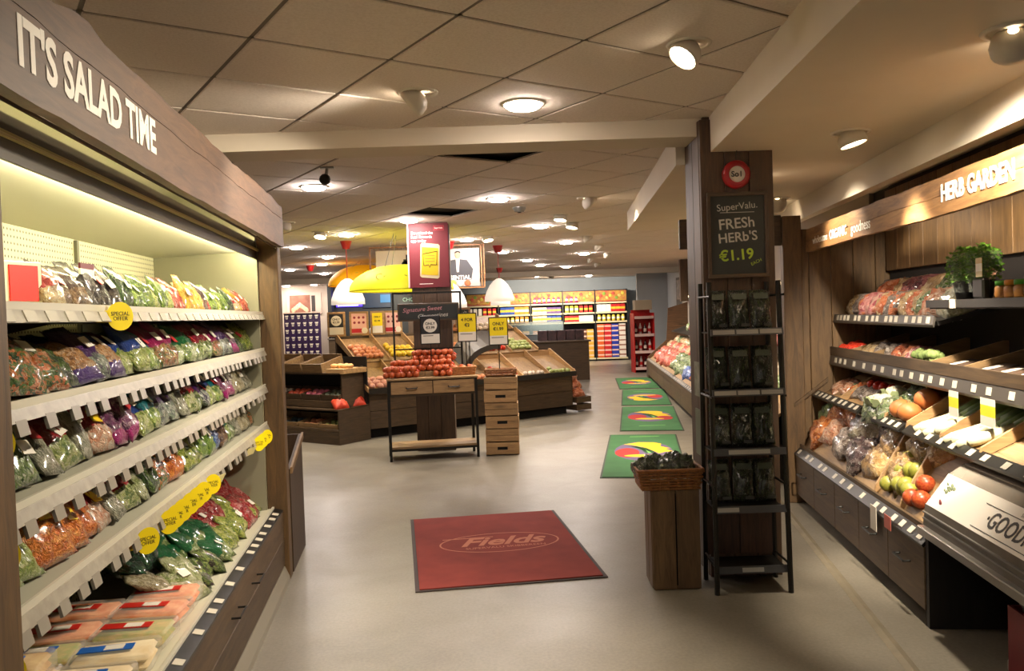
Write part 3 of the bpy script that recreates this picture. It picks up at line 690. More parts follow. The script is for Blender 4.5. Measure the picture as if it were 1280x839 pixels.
# yellow special offer discs on the rails
discm = B().lathe([(0.042,-0.0008),(0.042,0.0008)],28).mesh('disc'); wobm = B().box(-0.075,-0.035,-0.017,0.017,-0.0006,0.0008).mesh('arm')
wobl = B().box(-0.068,-0.045,-0.011,0.011,0.0009,0.0012).mesh('print')
def disc(y, z, label, x=-0.07, yaw=-38, sc=1.0):
    e = empty('offer_disc', LF(x,y,z), 0, (R(90),0,LF.a+R(90)+R(yaw))); e.scale = (sc,)*3
    tag(e, label, 'offer disc', 'yellow special offer discs')
    inst('disc', discm, M_YEL, e); a = inst('arm', wobm, M_YEL, e); inst('print', wobl, mat('disc_print','#a8741c',0.5), a)
    text('SPECIAL\nOFFER', 0.0165, M_INK, e, (0,0,0.0012), (0,0,0), extrude=0.0002, line=0.85)
disc(-2.78,1.632,'yellow special offer disc on the top cooler rail')
for i, y in enumerate((-2.62,-2.38,-2.30,-2.21,-2.10,-2.00,-1.90,-1.74)):
    disc(y, 0.925, 'yellow special offer disc, %s along the lowest cooler rail' % ORD[i], sc=1.0)
for i, y in enumerate((-0.62,-0.50,-0.36)): disc(y, 0.925, 'yellow special offer disc near the far post, %s of three' % ORD[i])
for i, z in enumerate((1.37,1.14,0.90)): disc(-3.55, z, 'yellow special offer disc half behind the near post, %s from the top' % ORD[i])
for i, y in enumerate((-1.62,-0.86)):
    o = B().slab((-0.05,0,0.0),(0.05,0,0.0),(0.05,0.02,-0.04),(-0.05,0.02,-0.04),0.001).obj('shelf_ticket', mat('ticket_cream','#e8dc9c',0.5), None, loc=LF(-0.065,y,0.94), rot=(0,0,LF.a+R(75)))
    tag(o, 'cream price ticket on the lowest cooler rail, %s' % ('nearer one','farther one')[i], 'ticket')
# wooden bin at the far end of the cooler
wb = empty('dump_bin', LF(0,0.02), LF.a); tag(wb, 'wooden dump bin standing against the end of the salad cooler', 'bin')
for (x0,x1) in ((-0.45,-0.43),(-0.02,0.0)):
    B().prism([(0.0,0),(0.62,0),(0.62,0.80),(0.0,0.66)], x0, x1, 'x').obj('side_panel', W_DARKZ, wb)
B().box(-0.43,-0.02,0.0,0.02,0,0.66).obj('front_panel', W_DARKZ, wb); B().box(-0.43,-0.02,0.60,0.62,0,0.80).obj('back_panel', W_DARKZ, wb)
B().box(-0.43,-0.02,0.02,0.60,0.50,0.52).obj('shelf', W_DARKX, wb)
B().prism([(0.0,0.63),(0.62,0.77),(0.62,0.81),(0.0,0.67)], 0.0, 0.014, 'x').obj('edge_batten', W_BINY, wb)
for i in range(5):
    o = B().ball((0,0,0.045),0.05,7,10,0.03).obj('orange', mat('orange_skin','#c8641c',0.5,var='#b04e14',scale=30), None, True, loc=LF(-0.08-0.03*i%0.2,0.12+0.09*i,0.521))
    tag(o, 'orange in the wooden dump bin, %s from its near end' % ORD[i], 'orange', 'oranges in the dump bin')

# ------------------------------------------------------------------ wooden pillar with chalkboard
pl = struct(B().box(1.16,1.53,4.83,5.18,0,ZC+0.03).obj('pillar', W_DARKZ), 'timber clad pillar in front of the green mats')
for (x0,x1) in ((1.135,1.275),(1.278,1.418),(1.421,1.56)): B().box(x0,x1,4.805,4.832,0,2.70,0.003).obj('plank', W_DARKZ, pl)
for (y0,y1) in ((4.834,5.0),(5.003,5.2)): B().box(1.132,1.162,y0,y1,0,2.70,0.003).obj('plank', W_DARKZ, pl)
cb = empty('chalkboard', (1.34,4.80,1.77)); tag(cb, 'framed chalkboard with fresh herbs price on the wooden pillar', 'chalkboard')
for a in ((-0.178,0.178,0,0.022),(-0.178,0.178,0.478,0.50)): B().box(a[0],a[1],-0.024,0,a[2],a[3],0.002).obj('frame_rail', W_DARKX, cb)
for a in ((-0.178,-0.158),(0.158,0.178)): B().box(a[0],a[1],-0.024,0,0.022,0.478,0.002).obj('frame_rail', W_DARKZ, cb)
bd = B().box(-0.158,0.158,-0.012,0,0.022,0.478).obj('slate', mat('slate','#1f2321',0.6,var='#282c29',scale=6), cb)
CH = mat('chalk_white','#b9b6ac',0.8); CHG = mat('chalk_green','#a8c23a',0.8)
def tb(s, size, m, x, z, **k): text(s, size, m, bd, (x,-0.0126,z), (R(90),R(k.pop('tilt',-4)),0), extrude=0.0003, **k)
tb('SuperValu.', 0.056, CH, 0.0,0.415); B().box(-0.10,0.10,-0.0128,-0.012,0.380,0.383).obj('chalk_line', CH, bd)
tb('FRESh', 0.085, CH, -0.005,0.315, offset=0.001); tb("HERb'S", 0.078, CH, 0.0,0.235, offset=0.001)
tb('\u20ac1.19', 0.085, CHG, -0.01,0.13, offset=0.002); tb('EACH', 0.026, CHG, 0.105,0.088, tilt=-25)
ck2 = empty('round_sign', (1.338,4.79,2.37)); tag(ck2, 'round red sign with white centre hanging above the chalkboard', 'sign')
B().lathe([(0.082,0.0),(0.082,0.02),(0.070,0.032),(0.047,0.030)],28,cap=False).obj('rim', mat('sign_red_gloss','#98141c',0.3), ck2, True, rot=(R(90),0,0))
B().lathe([(0.082,0.0),(0.082,0.002)],28).obj('back', mat('sign_red_gloss','#98141c',0.3), ck2, rot=(R(90),0,0))
B().lathe([(0.048,0.0),(0.048,0.024)],28).obj('face', M_PAPER, ck2, rot=(R(90),0,0))
text('S\u25cf1'.replace('\u25cf','o'), 0.045, M_INK, ck2, (0,-0.026,0), (R(90),0,0), extrude=0.0004, offset=0.001)
B().tube([(0,-0.01,0.08),(0,-0.012,0.115),(0.004,-0.02,0.138)],0.003,5).obj('string', M_BLACK, ck2)
for i, (z0,z1,c) in enumerate(((1.06,1.27,'#8d8f82'),(0.70,0.98,'#5a6650'))):
    o = B().box(1.124,1.131,4.86,5.06,z0,z1).obj('notice_card', mat('notice_%d' % i, c, 0.5, var='#55604a', scale=14), None)
    tag(o, ('pale notice card','green notice card')[i]+' on the aisle side of the wooden pillar', 'notice')

# ------------------------------------------------------------------ herb rack
rk = empty('herb_rack', (1.30,4.50,0)); tag(rk, 'black metal rack of packed herbs in front of the pillar', 'rack')
for sx in (-1,1):
    for (y, lean) in ((0.0,0.06),(0.27,0.0)):
        B().tube([(sx*0.205,y,0),(sx*(0.205-0.012),y+lean,1.74)],0.015,6).obj('upright', M_BLACK, rk)
    for z in (0.16,0.60,1.1,1.66): B().tube([(sx*0.203,0.005,z),(sx*0.203,0.27,z)],0.007,6).obj('side_bar', M_BLACK, rk)
SHZ = [1.452,1.115,0.785,0.463,0.125]
W_RK = wood('wood_rack_z','#33221a','#55392a','z')
for a in range(2): B().box(-0.19+0.192*a,-0.002+0.192*a,0.262,0.27,0.15,0.46).obj('back_plank', W_RK, rk)
tagr = B().box(-0.06,0.06,-0.001,0.001,-0.012,0.012).mesh('price_tag')
for k, z in enumerate(SHZ):
    sh = B().box(-0.195,0.195,0.02,0.265,z,z+0.008).obj('shelf', M_BLACK, rk)
    r_ = B().prism([(0.004,z-0.012),(0.02,z-0.012),(0.024,z+0.026),(0.012,z+0.026)], -0.2,0.2,'x').obj('price_rail', mat('rack_rail','#4a4a4c',0.4,0.3), rk)
    for q in (((-0.13,0.0,0.13)) if k in (0,1) else ((-0.06,0.05) if k in (1,2) else ((-0.13,) if k == 3 else (0.0,)))):
        inst('price_tag', tagr, mat('rack_tag','#9c9a94',0.5), r_, (q,0.0065,z+0.008), (R(-12),0,0))
M_HERB = [bagmat('film_herb%d' % i, cs, None, haze=0.4, scale=9) for i, cs in enumerate((['#060a05','#14220f','#31451f'],['#080d06','#1b2c14','#45592c'],['#0a0d08','#17240f','#556a3a']))]
HB = [bag_mesh(0.125,0.25,0.05,s_,crumple=0.3) for s_ in range(21,25)]
rg = random.Random(5); hn = ['dark basil','dark parsley','dark mint','coriander','thyme','sage','dill','rosemary','chives','tarragon','oregano','rocket']
for k in range(4):
    for c in range(3):
        o = inst('herb_pouch', rg.choice(HB), M_HERB[(k+c)%3], None, (1.30-0.127+0.127*c, 4.50+0.16, SHZ[k]+0.016), (R(-10),R(rg.uniform(-3,3)),R(rg.uniform(-6,6))), (0.97,1,0.98 if k else 0.92))
        tag(o, 'clear pouch of dark herbs, %s on the %s shelf of the black rack' % (('left','middle','right')[c], ('top','second','third','fourth')[k]), 'herb pouch', 'herb pouches on the black rack')
        inst('label', stick, mat('herb_label','#57604c',0.4,var='#343c2c',scale=20), o, (0.0,-0.022,0.205), (R(-3),0,0), (0.085,1,0.035))
        inst('label', stick, mat('herb_label2','#4a4c46',0.4), o, (0.03,-0.026,0.025), (R(8),0,0), (0.05,1,0.018))

# ------------------------------------------------------------------ upended crate with basket
cr = empty('upended_crate', (0.76,4.60,0)); tag(cr, 'brown slatted crate standing on end beside the herb rack', 'crate')
B().box(0.01,0.26,0.02,0.03,0.02,0.55).obj('gap_shade_board', M_DARKVOID, cr)  # black sheet put in to darken the gap between the slats
for x0, x1 in ((0.0,0.132),(0.14,0.27)): B().box(x0,x1,0,0.012,0.006,0.57,0.002).obj('slat', W_CRATEZ, cr)
for y0, y1 in ((0.015,0.12),(0.13,0.24)):
    B().box(0.262,0.274,y0,y1,0.01,0.565,0.002).obj('slat', W_CRATEZ, cr); B().box(-0.004,0.008,y0,y1,0.01,0.565,0.002).obj('slat', W_CRATEZ, cr)
for z in (0.0,0.55): B().box(0.008,0.262,0.012,0.25,z,z+0.02).obj('end_board', W_CRATEZ, cr)
def basket(name, label, cx, cy, z0, w, d, h, flare, rz, m, strands=7, n=44):
    e = empty(name, (cx,cy,z0), rz); tag(e, label, 'basket')
    def rect(t, sc):
        per = 2*(w+d); q = (t%1.0)*per; ww, dd = w*sc/2, d*sc/2
        if q < w: return (-w/2+q)*sc, -dd
        q -= w
        if q < d: return ww, (-d/2+q)*sc
        q -= d
        if q < w: return (w/2-q)*sc, dd
        return -ww, (d/2-(q-w))*sc
    for k in range(strands):
        v = (k+0.5)/strands; sc = 1+flare*v; pts = []
        for i in range(n):
            x, y = rect(i/n, sc); r_ = 1+0.028*(1 if (i+k)%2 else -1); pts.append((x*r_,y*r_,v*h))
        B().tube(pts, h/strands*0.44, 6, True).obj('strand', m, e, True)
    st = B()
    for i in range(0,n,2):
        x, y = rect(i/n,1); x2, y2 = rect(i/n,1+flare); st.tube([(x,y,0),(x2,y2,h)],0.006,5)
    st.obj('stakes', m, e)['kind'] = 'stuff'
    rim = [(*rect(i/40,1+flare*1.04),h) for i in range(40)]
    B().tube(rim, h*0.075, 7, True).obj('rim', m, e, True)
    B().box(-w/2,w/2,-d/2,d/2,0,0.01).obj('base', m, e); return e
M_WICK = mat('wicker_brown','#6a3e1c',0.6,var='#92602e',scale=40)
basket('wicker_basket','brown wicker basket of bagged greens on the upended crate',0.872,4.715,0.572,0.315,0.22,0.115,0.16,0,M_WICK)
GB = [bag_mesh(0.20,0.11,0.09,s_,lump=0.15,crumple=0.3) for s_ in (31,32,33)]
for i, (x, y, z, rz) in enumerate(((0.77,4.68,0.645,10),(0.88,4.67,0.65,-14),(0.98,4.70,0.65,25),(0.82,4.77,0.645,-5),(0.94,4.78,0.65,8))):
    o = inst('greens_bag', [bag_mesh(0.16,0.16,0.12,s_,lump=0.3,crumple=0.3,gather=0.3) for s_ in (34+i,)][0], bagmat('film_kale',['#141c10','#34422a','#6f7c58'],None,haze=0.5), None, (x,y,z), (R(-62),R(18*(i%3-1)),R(rz)), 0.95)
    tag(o, 'bag of dark greens in the wicker basket, %s from the left' % ORD[i], 'greens bag', 'bags in the wicker basket')

# ------------------------------------------------------------------ right hand produce wall
ru = RF.root('produce_unit', 0,0); tag(ru, 'dark stepped produce unit along the right hand wall', 'produce unit')
YE = 2.18; FLZ = 0.336/1.21   # floor level in the unit's drawing frame
# end wall planks and frame post
ew = RF.root('end_partition', 0,YE); tag(ew, 'timber plank partition at the far end of the produce unit', 'partition')
for k in range(5):
    x0 = -0.02+k*0.142; B().box(x0,x0+0.139,0,0.03,FLZ,2.10,0.003).obj('plank', W_PLANKZ, ew)
B().box(-0.05,0.07,-0.03,0.06,FLZ,2.19,0.004).obj('post', W_POST, ew)
B().prism([(0.0,0.92),(0.22,1.09),(0.22,1.115),(0.0,0.945)],-0.040,-0.031).obj('batten', W_POST, ew)
hb = B().box(-0.72,-0.05,0.0,0.06,2.0,2.20,0.004).obj('header_board', W_DARKX, ew)
# hanging plank panels at the back
for k in range(13):
    y1 = 2.14-k*0.205; hgt = 1.80
    B().box(0.60,0.625,y1-0.202,y1,hgt,2.32,0.003).obj('back_plank', W_PLANKZ, ru)
B().box(0.625,0.66,-1.6,2.14,0.3,2.35).obj('back_board', mat('backing_dark','#1b1612',0.8), ru)  # unit back; its dark colour also supplies the shade above the sign
# sign board above
sg = RF.root('produce_sign', 0.1,0); tag(sg, 'long rough timber sign board with white lettering above the produce', 'sign')
up = waney(-0.72,2.15,2.095,0.0025,21); lo = waney(-0.72,2.15,1.945,0.003,23); mid = waney(-0.72,2.15,2.02,0.003,25)
for a, b2, x in ((mid,up,0.0),(lo,[(y,z-0.003) for y,z in mid],-0.003)):
    B().prism(a+b2[::-1], x, x+0.03, 'x').obj('sign_board', wood('wood_sign_y','#5a3c22','#9a7246','y',grain=9), sg)
text('HERB GARDEN', 0.095, M_LETW, sg, (-0.005,-0.28,2.022), (R(90),0,R(-90)), offset=0.0028, extrude=0.0006, sx=0.92)
text('wholesome', 0.062, M_LETW, sg, (-0.005,1.80,2.003), (R(90),0,R(-90)), offset=0.0005, extrude=0.0006, sx=1.15)
text('ORGANIC', 0.074, M_LETW, sg, (-0.005,1.42,2.003), (R(90),0,R(-90)), offset=0.002, extrude=0.0006, sx=1.0)
text('goodness', 0.080, M_LETW, sg, (-0.005,1.02,2.0), (R(90),0,R(-90)), offset=0.0005, extrude=0.0006, sx=1.05)
B().box(0.0,0.05,-0.80,-0.72,1.3,2.45,0.004).obj('end_post', W_DARKZ, sg)
# carcass
B().box(0.10,0.66,0.0,YE,FLZ,0.35).obj('plinth', mat('plinth_umber','#3c362c',0.6), ru)
edges = [0.0,0.42,0.84,1.26,1.70,YE]
for a, b2 in zip(edges[:-1], edges[1:]):
    d_ = B().box(0.0,0.022,a+0.002,b2-0.002,0.34,0.60,0.003).obj('drawer_front', W_DARKY, ru)
    yc = (a+b2)/2
    B().tube([(0.0,yc-0.06,0.50),(-0.03,yc-0.06,0.50),(-0.03,yc+0.06,0.50),(0.0,yc+0.06,0.50)],0.005,6).obj('handle', M_BLACK, d_)
B().box(0.022,0.60,0.0,YE,0.34,0.60).obj('carcass', mat('carcass_dark','#17130f',0.8), ru)
def strip(name, x, z, y0, y1, m, w=0.05, ang=35, tags=None, parent=ru, seed=1, tm_=None):
    ca, sa = math.cos(R(ang)), math.sin(R(ang))
    s = B().add([(x,y0,z),(x,y1,z),(x+w*ca,y1,z+w*sa),(x+w*ca,y0,z+w*sa),(x+0.006,y0,z-0.012),(x+0.006,y1,z-0.012),(x+w*ca+0.006,y1,z+w*sa-0.012),(x+w*ca+0.006,y0,z+w*sa-0.012)],
        [(3,2,1,0),(4,5,6,7),(0,1,5,4),(1,2,6,5),(2,3,7,6),(3,0,4,7)]).obj(name, m, parent)
    if tags:
        rg = random.Random(seed); y = y0+0.06
        me = B().box(-0.016,0.016,-0.021,0.021,0.0,0.002).mesh('price_tag')
        while y < y1-0.04:
            inst('price_tag', me, mat('unit_tag','#b8b0a0',0.5), s, (x+w*ca/2-0.001*sa,y,z+w*sa/2+0.0005), (0,-R(ang),0)); y += rg.choice(tags)
    return s
M_STRIP = mat('strip_black','#12110e',0.4)
strip('price_strip', -0.01,0.61,0.0,YE, M_STRIP, 0.06, 45, (0.1,0.14,0.2), seed=2)
B().box(0.03,0.045,0.0,YE,0.60,0.672).obj('bin_lip', W_DARKY, ru)
# lower bins: sloping bed and dividers
B().slab((0.04,0.0,0.625),(0.04,YE,0.625),(0.24,YE,0.93),(0.24,0.0,0.93),-0.012).obj('bin_bed', W_BINY, ru)
for y in (0.02,0.40,0.74): B().prism([(0.04,0.63),(0.055,0.70),(0.22,0.985),(0.24,0.985),(0.24,0.92)], y-0.008, y+0.008).obj('divider', W_LIGHTX, ru)
# second tier
B().slab((0.15,-0.6,0.98),(0.15,YE,0.98),(0.46,YE,1.14),(0.46,-0.6,1.14),-0.012).obj('bin_bed', W_BINY, ru)
strip('price_strip', 0.125,0.985,0.62,1.02, M_STRIP, 0.05, 40, (0.09,0.12), seed=3)
strip('price_strip', 0.115,0.998,1.22,YE-0.04, M_STRIP, 0.05, 40, (0.09,0.12), seed=4)
strip('price_strip', 0.125,0.985,-0.6,0.58, M_STRIP, 0.05, 40, (0.12,0.16), seed=5)
for y in (1.70,1.16,0.90,0.60,0.22,-0.15): B().prism([(0.15,0.985),(0.16,1.03),(0.44,1.2),(0.46,1.2),(0.46,1.14)], y-0.007, y+0.007).obj('divider', W_LIGHTX, ru)
# shelf two
B().slab((0.25,-1.3,1.25),(0.25,YE,1.25),(0.62,YE,1.32),(0.62,-1.3,1.32),-0.02).obj('shelf', W_DARKY, ru)
strip('price_strip', 0.238,1.205,-1.3,YE, mat('strip_grey','#3d3833',0.4), 0.055, 80, (0.1,0.13,0.18), seed=6)
B().box(0.245,0.262,-1.3,YE,1.262,1.315).obj('shelf_lip', W_DARKY, ru)
for y in (1.82,1.42,1.0,0.6,0.25): B().prism([(0.262,1.262),(0.262,1.31),(0.6,1.40),(0.62,1.40),(0.62,1.33)], y-0.006, y+0.006).obj('divider', W_BINX, ru)
# upper shelf
B().slab((0.285,0.55,1.50),(0.285,YE-0.02,1.50),(0.62,YE-0.02,1.58),(0.62,0.55,1.58),-0.02).obj('shelf', mat('shelf_black','#1a1714',0.5), ru)
strip('price_strip', 0.265,1.484,0.55,YE-0.02, mat('strip_grey','#3d3833',0.4), 0.045, 80, (0.075,0.1,0.14), seed=7)
B().slab((0.27,-1.3,1.578),(0.27,0.60,1.578),(0.62,0.60,1.62),(0.62,-1.3,1.62),-0.02).obj('shelf', mat('shelf_black','#1a1714',0.5), ru)
lp = B().box(0.255,0.27,-1.3,0.60,1.565,1.60).obj('shelf_lip', mat('shelf_black','#1a1714',0.5), ru)
B().box(0.25,0.255,0.28,0.33,1.562,1.602).obj('price_tag', mat('unit_tag','#b8b0a0',0.5), lp)
for y, w_ in ((0.26,0.09),(-0.05,0.12)):
    o = B().box(-0.002,0.0,-w_/2,w_/2,-0.11,0.0).obj('shelf_card', stripemat('shelf_card_print',['#bdb7ae','#c9b82e','#d4cdc0'],[0,0.35,0.75]), None, loc=RF(0.232,y,1.205), rot=(0,0,RF.a)); o.scale = (1.21,)*3
    tag(o, 'white and yellow offer card hanging under the produce shelf, %s' % ('left one' if y > 0 else 'right one'), 'card')
for y, c in ((0.55,'#c9c0b0'),(0.36,'#b0584a')):
    o = B().box(-0.003,0.0,-0.04,0.04,-0.075 if c[1]=='c' else -0.02,0.04).obj('shelf_card', mat('card_'+c[1:],c,0.5), None, loc=RF(-0.018,y,0.60), rot=(0,0,RF.a)); o.scale = (1.21,)*3
    tag(o, ('cream' if c[1]=='c' else 'pinkish red')+' card on the lower produce price strip', 'card')

# --- produce on the right hand unit
rg = random.Random(77)
BALL = [B().ball((0,0,1),1,8,12,0.02,random.Random(s_),(1,1,0.94)).mesh('fruit', True) for s_ in (1,2)]
TUBER = [B().ball((0,0,0.8),1,8,12,0.07,random.Random(s_),(1.35,0.9,0.8)).mesh('tuber', True) for s_ in (3,4,5)]
NET = [bag_mesh(0.20,0.22,0.12,s_,lump=0.22,crumple=0.1,gather=0.55) for s_ in (41,42,43)]
M_POT = bagmat('film_potato',['#7a5a34','#b08a54','#d4b884'],None,scale=5,haze=0.3)
PM = {
 'carrot': bagmat('film_carrot',['#a8521c','#d8803a','#eab07a'],None,scale=6), 'potato': M_POT,
 'mushroom': bagmat('film_mushroom',['#4d4038','#8a7a70','#c4b8ac'],None,scale=5,haze=0.5), 'beet': bagmat('film_beet',['#2a1a1c','#5a4040','#9a8880'],None,scale=5,haze=0.6),
 'leaf': bagmat('film_leafy',['#2c4620','#7a9258','#c9cfa6'],None,haze=0.4), 'salmon': bagmat('film_salmon',['#b86a44','#e0a884','#eed8c4'],None),
 'cauli': bagmat('film_cauli',['#a8a680','#d8d2b0','#ece8d2'],None,haze=0.4), 'parsnip': bagmat('film_parsnip',['#8c7e62','#b8aa8c','#d9d0b8'],None,haze=0.5),
 'lime': mat('lime_skin','#6a7a2c',0.4,var='#9a8c3c',scale=10), 'apple': mat('apple_red','#851a14',0.35,var='#a8582a',scale=5),
 'tomato': mat('tomato_red','#b8281a',0.3,var='#c8402a',scale=4), 'squash': mat('squash_orange','#b8703a',0.5,var='#9a5a2c',scale=10),
 'onion': mat('onion_skin','#a8562c',0.4,var='#c88a50',scale=10), 'garlic': mat('garlic_white','#cfc4b4',0.5,var='#b8a898',scale=12),
 'netorange': bagmat('net_orange',['#b04a24','#d87a4a','#e8b090'],None,scale=5,haze=0.2), 'netred': bagmat('net_red',['#7a1c24','#b04a4a','#d89a90'],None,scale=5,haze=0.2),
 'netpink': bagmat('net_pink',['#b04a5a','#d8908a','#ecc8b4'],None,scale=5,haze=0.2), 'nettan': bagmat('net_tan',['#a07a4a','#d0b080','#e8d8b8'],None,scale=5,haze=0.3),
 'broccoli': mat('broccoli_green','#5a7038',0.7,var='#8a9a58',scale=30), 'redonion': bagmat('net_redonion',['#4a1a2a','#8a3a44','#c08a80'],None,scale=5),
}
def rbag(key, y, x, z, label, tilt=55, sc=1.0, net=True, cat='produce bag', group=None, F=RF, face=-90, sq=None):
    o = inst('produce_bag', rg.choice(NET if net else BAGS), PM[key], None, F(x,y,z), (-R(tilt),R(rg.uniform(-28,28)),F.a+R(face)+R(rg.uniform(-30,30))), tuple(F.k*sc*q for q in (sq or (1,1,1))))
    return tag(o, label, cat, group)
def loose(key, name, y, x, z, r, label, group, F=RF, mesh=None):
    o = inst(name, rg.choice(mesh or BALL), PM[key], None, F(x,y,z), (R(rg.uniform(-20,20)),R(rg.uniform(-20,20)),rg.uniform(0,6)), r*F.k)
    return tag(o, label, name.replace('_',' '), group)
# lower tier, front row to back row
lowr = [
 ('carrot',2.04,0.06,'bag of orange carrots in the front row, nearest the herb rack'),('leaf',2.02,0.13,'bag of leafy greens beside the herb rack'),('salmon',2.02,0.20,'pink topped carrot bag at the partition'),
 ('carrot',1.86,0.08,'bag of yellowish carrots, second from the herb rack in front'),('carrot',1.84,0.16,'bag of carrots in the middle row by the partition'),('leaf',1.84,0.22,'small bag of greens under the tomato tray'),
 ('carrot',1.62,0.17,'large bag of orange carrots in the middle row'),('salmon',1.70,0.09,'bag of pale carrots in front of the orange ones'),('carrot',1.66,0.23,'bag of carrots tucked under the second tier'),
 ('mushroom',1.50,0.06,'bag of brown mushrooms in the front row'),('mushroom',1.46,0.14,'bag of grey mushrooms in the middle row'),('parsnip',1.44,0.21,'bag of pale parsnips in the rear row'),
 ('beet',1.28,0.06,'dark bag of beetroot in the front row'),('parsnip',1.24,0.15,'clear bag of grey brown roots, middle of the tier'),('parsnip',1.24,0.22,'clear bag of pale roots below the cauliflower'),
 ('beet',1.06,0.07,'grey brown bag of beetroot, right of the dark one'),('beet',1.02,0.17,'long dark wrapped roots above the potatoes'),('parsnip',1.02,0.23,'pale wrapped roots below the squashes'),
 ('potato',0.92,0.06,'bag of tan potatoes lying in the front row'),('potato',0.86,0.13,'bag of yellow potatoes in the middle row'),('potato',0.82,0.20,'bag of round potatoes beside the wooden divider'),
 ('potato',0.30,0.19,'bag of potatoes at the back beside the clear case'),('potato',0.66,0.08,'bag of potatoes against the wooden divider, front row'),('potato',0.58,0.16,'large bag of pale potatoes behind the limes')]
for key, y, x, l in lowr:
    z = 0.63+(x-0.04)*1.5
    rbag(key, y, x+0.025, z+0.015, l, 52, 1.5+rg.uniform(-.12,.12), True, group='produce bags in the lower tier', sq=(1.0,1.0,0.85))
for i, (y,x) in enumerate(((0.62,0.07),(0.56,0.08),(0.50,0.075),(0.45,0.09),(0.58,0.115),(0.52,0.125),(0.47,0.13),(0.60,0.15),(0.42,0.08))):
    loose('lime','green_apple',y,x+0.02,0.63+(x-0.04)*1.5+0.012,0.042,'yellow green apple in the lower tier, %s from the divider' % ORD[i],'green apples in the lower tier')
for i, (y,x) in enumerate(((0.33,0.07),(0.25,0.075),(0.30,0.115))):
    loose('apple','red_apple',y,x+0.02,0.63+(x-0.04)*1.5+0.012,0.042,'red and yellow apple beside the clear case, %s from the divider' % ORD[i],'red apples in the lower tier')
# second tier
for i in range(4): rbag('salmon',2.08-0.11*i,0.22+0.04*(i%2),1.03,'pink carrot pack on the second tier, %s from the partition' % ORD[i],58,0.62,False,group='packs on the second tier')
for i in range(3): rbag('mushroom',1.64-0.11*i,0.23,1.03,'clear mushroom punnet on the second tier, %s from the pink packs' % ORD[i],55,0.6,False,group='packs on the second tier')
for i in range(6): loose('tomato','tomato',1.60-0.055*i,0.32+0.02*(i%2),1.085,0.028,'red tomato on the second tier, %s from the pink packs' % ORD[i],'tomatoes on the second tier')
def cauliflower(y, x, z, r, label):
    e = RF.root('cauliflower', x,y,z, turn=rg.uniform(0,6)); tag(e, label, 'cauliflower', 'cauliflowers on the second tier')
    b = B()
    for k in range(14):
        a = rg.uniform(0,6.28); q = rg.uniform(0,0.75)*r; b.ball((q*math.cos(a),q*math.sin(a),r*0.75+0.25*r*(1-q/r)),r*0.32,5,7,0.1,rg)
    b.ball((0,0,r*0.6),r*0.75,6,9); b.obj('curd', mat('cauli_curd','#d6ceb0',0.7,var='#e6e0c8',scale=40), e, True)
    lf = B()
    for k in range(9):
        a = 6.28*k/9; c, s_ = math.cos(a), math.sin(a); t = Vector((-s_,c,0)); o_ = Vector((c,s_,0))
        P = [o_*r*0.4, o_*r*0.95+Vector((0,0,r*0.4)), o_*r*1.25+Vector((0,0,r*1.0))]
        for i in range(2):
            w0, w1 = (0.2,0.42,0.22)[i]*r, (0.2,0.42,0.22)[i+1]*r
            lf.quad(P[i]-t*w0,P[i]+t*w0,P[i+1]+t*w1,P[i+1]-t*w1)
    lf.obj('leaves', mat('cauli_leaf','#8fa070',0.5,var='#b4be94',scale=15), e, True)
for i, (y,x,r) in enumerate(((1.12,0.20,0.062),(1.08,0.28,0.066),(1.02,0.20,0.07))): cauliflower(y,x,1.0+(x-0.15)*0.5,r,'white cauliflower on the second tier, %s from the partition' % ORD[i])
for i, (y,x,z) in enumerate(((1.0,0.16,0.99),(0.93,0.20,1.0),(1.04,0.14,0.97),(0.96,0.28,1.05),(1.10,0.15,0.985))):
    rbag('leaf',y,x,z,'wrapped pale leafy head below the squashes, %s from the cauliflower' % ORD[i],50,0.85,True,group='wrapped leafy heads')
for i, (y,x,r) in enumerate(((0.78,0.20,0.058),(0.72,0.30,0.062),(0.68,0.20,0.056))):
    e = RF.root('squash', x,y,0.99+(x-0.15)*0.5, turn=rg.uniform(0,6)); tag(e, 'orange round squash on the second tier, %s' % ('left','rear','right')[i], 'squash', 'squashes on the second tier')
    q = B().ball((0,0,r*0.85),r,9,14,0.0,rg,(1,1,0.85)); q.obj('body', PM['squash'], e, True); B().tube([(0,0,r*1.6),(0.005,0,r*1.9)],[0.01,0.006],6).obj('stem', mat('stem_tan','#7a6a40',0.7), e)
def leek(y, x, z, yaw, label):
    e = RF.root('leek', x,y,z, (0,R(-22),RF.a+R(yaw))); tag(e, label, 'leek', 'leeks on the second tier')
    B().tube([(-0.02,0,0.022),(0.02,0,0.024),(0.10,0,0.024),(0.16,0,0.026)],[0.017,0.023,0.02,0.02],9).obj('shaft', mat('leek_white','#c9c7a0',0.5,var='#dcdabc',scale=20), e, True)
    B().tube([(0.155,0,0.026),(0.22,0.004,0.03),(0.30,0.01,0.045),(0.36,0.015,0.04)],[0.0205,0.03,0.034,0.01],8).obj('leaves', mat('leek_green','#4f6a3a',0.5,var='#7d9158',scale=14), e, True)
for i, (y,x,yw) in enumerate(((0.46,0.17,-22),(0.40,0.18,-25),(0.34,0.165,-18),(0.30,0.20,-28),(0.14,0.17,-20),(0.08,0.18,-24),(0.02,0.17,-18),(0.11,0.21,-24),(-0.02,0.2,-20))):
    leek(y,x,0.985+(x-0.15)*0.5,yw,'leek on the second tier, %s from the squashes' % ORD[i])
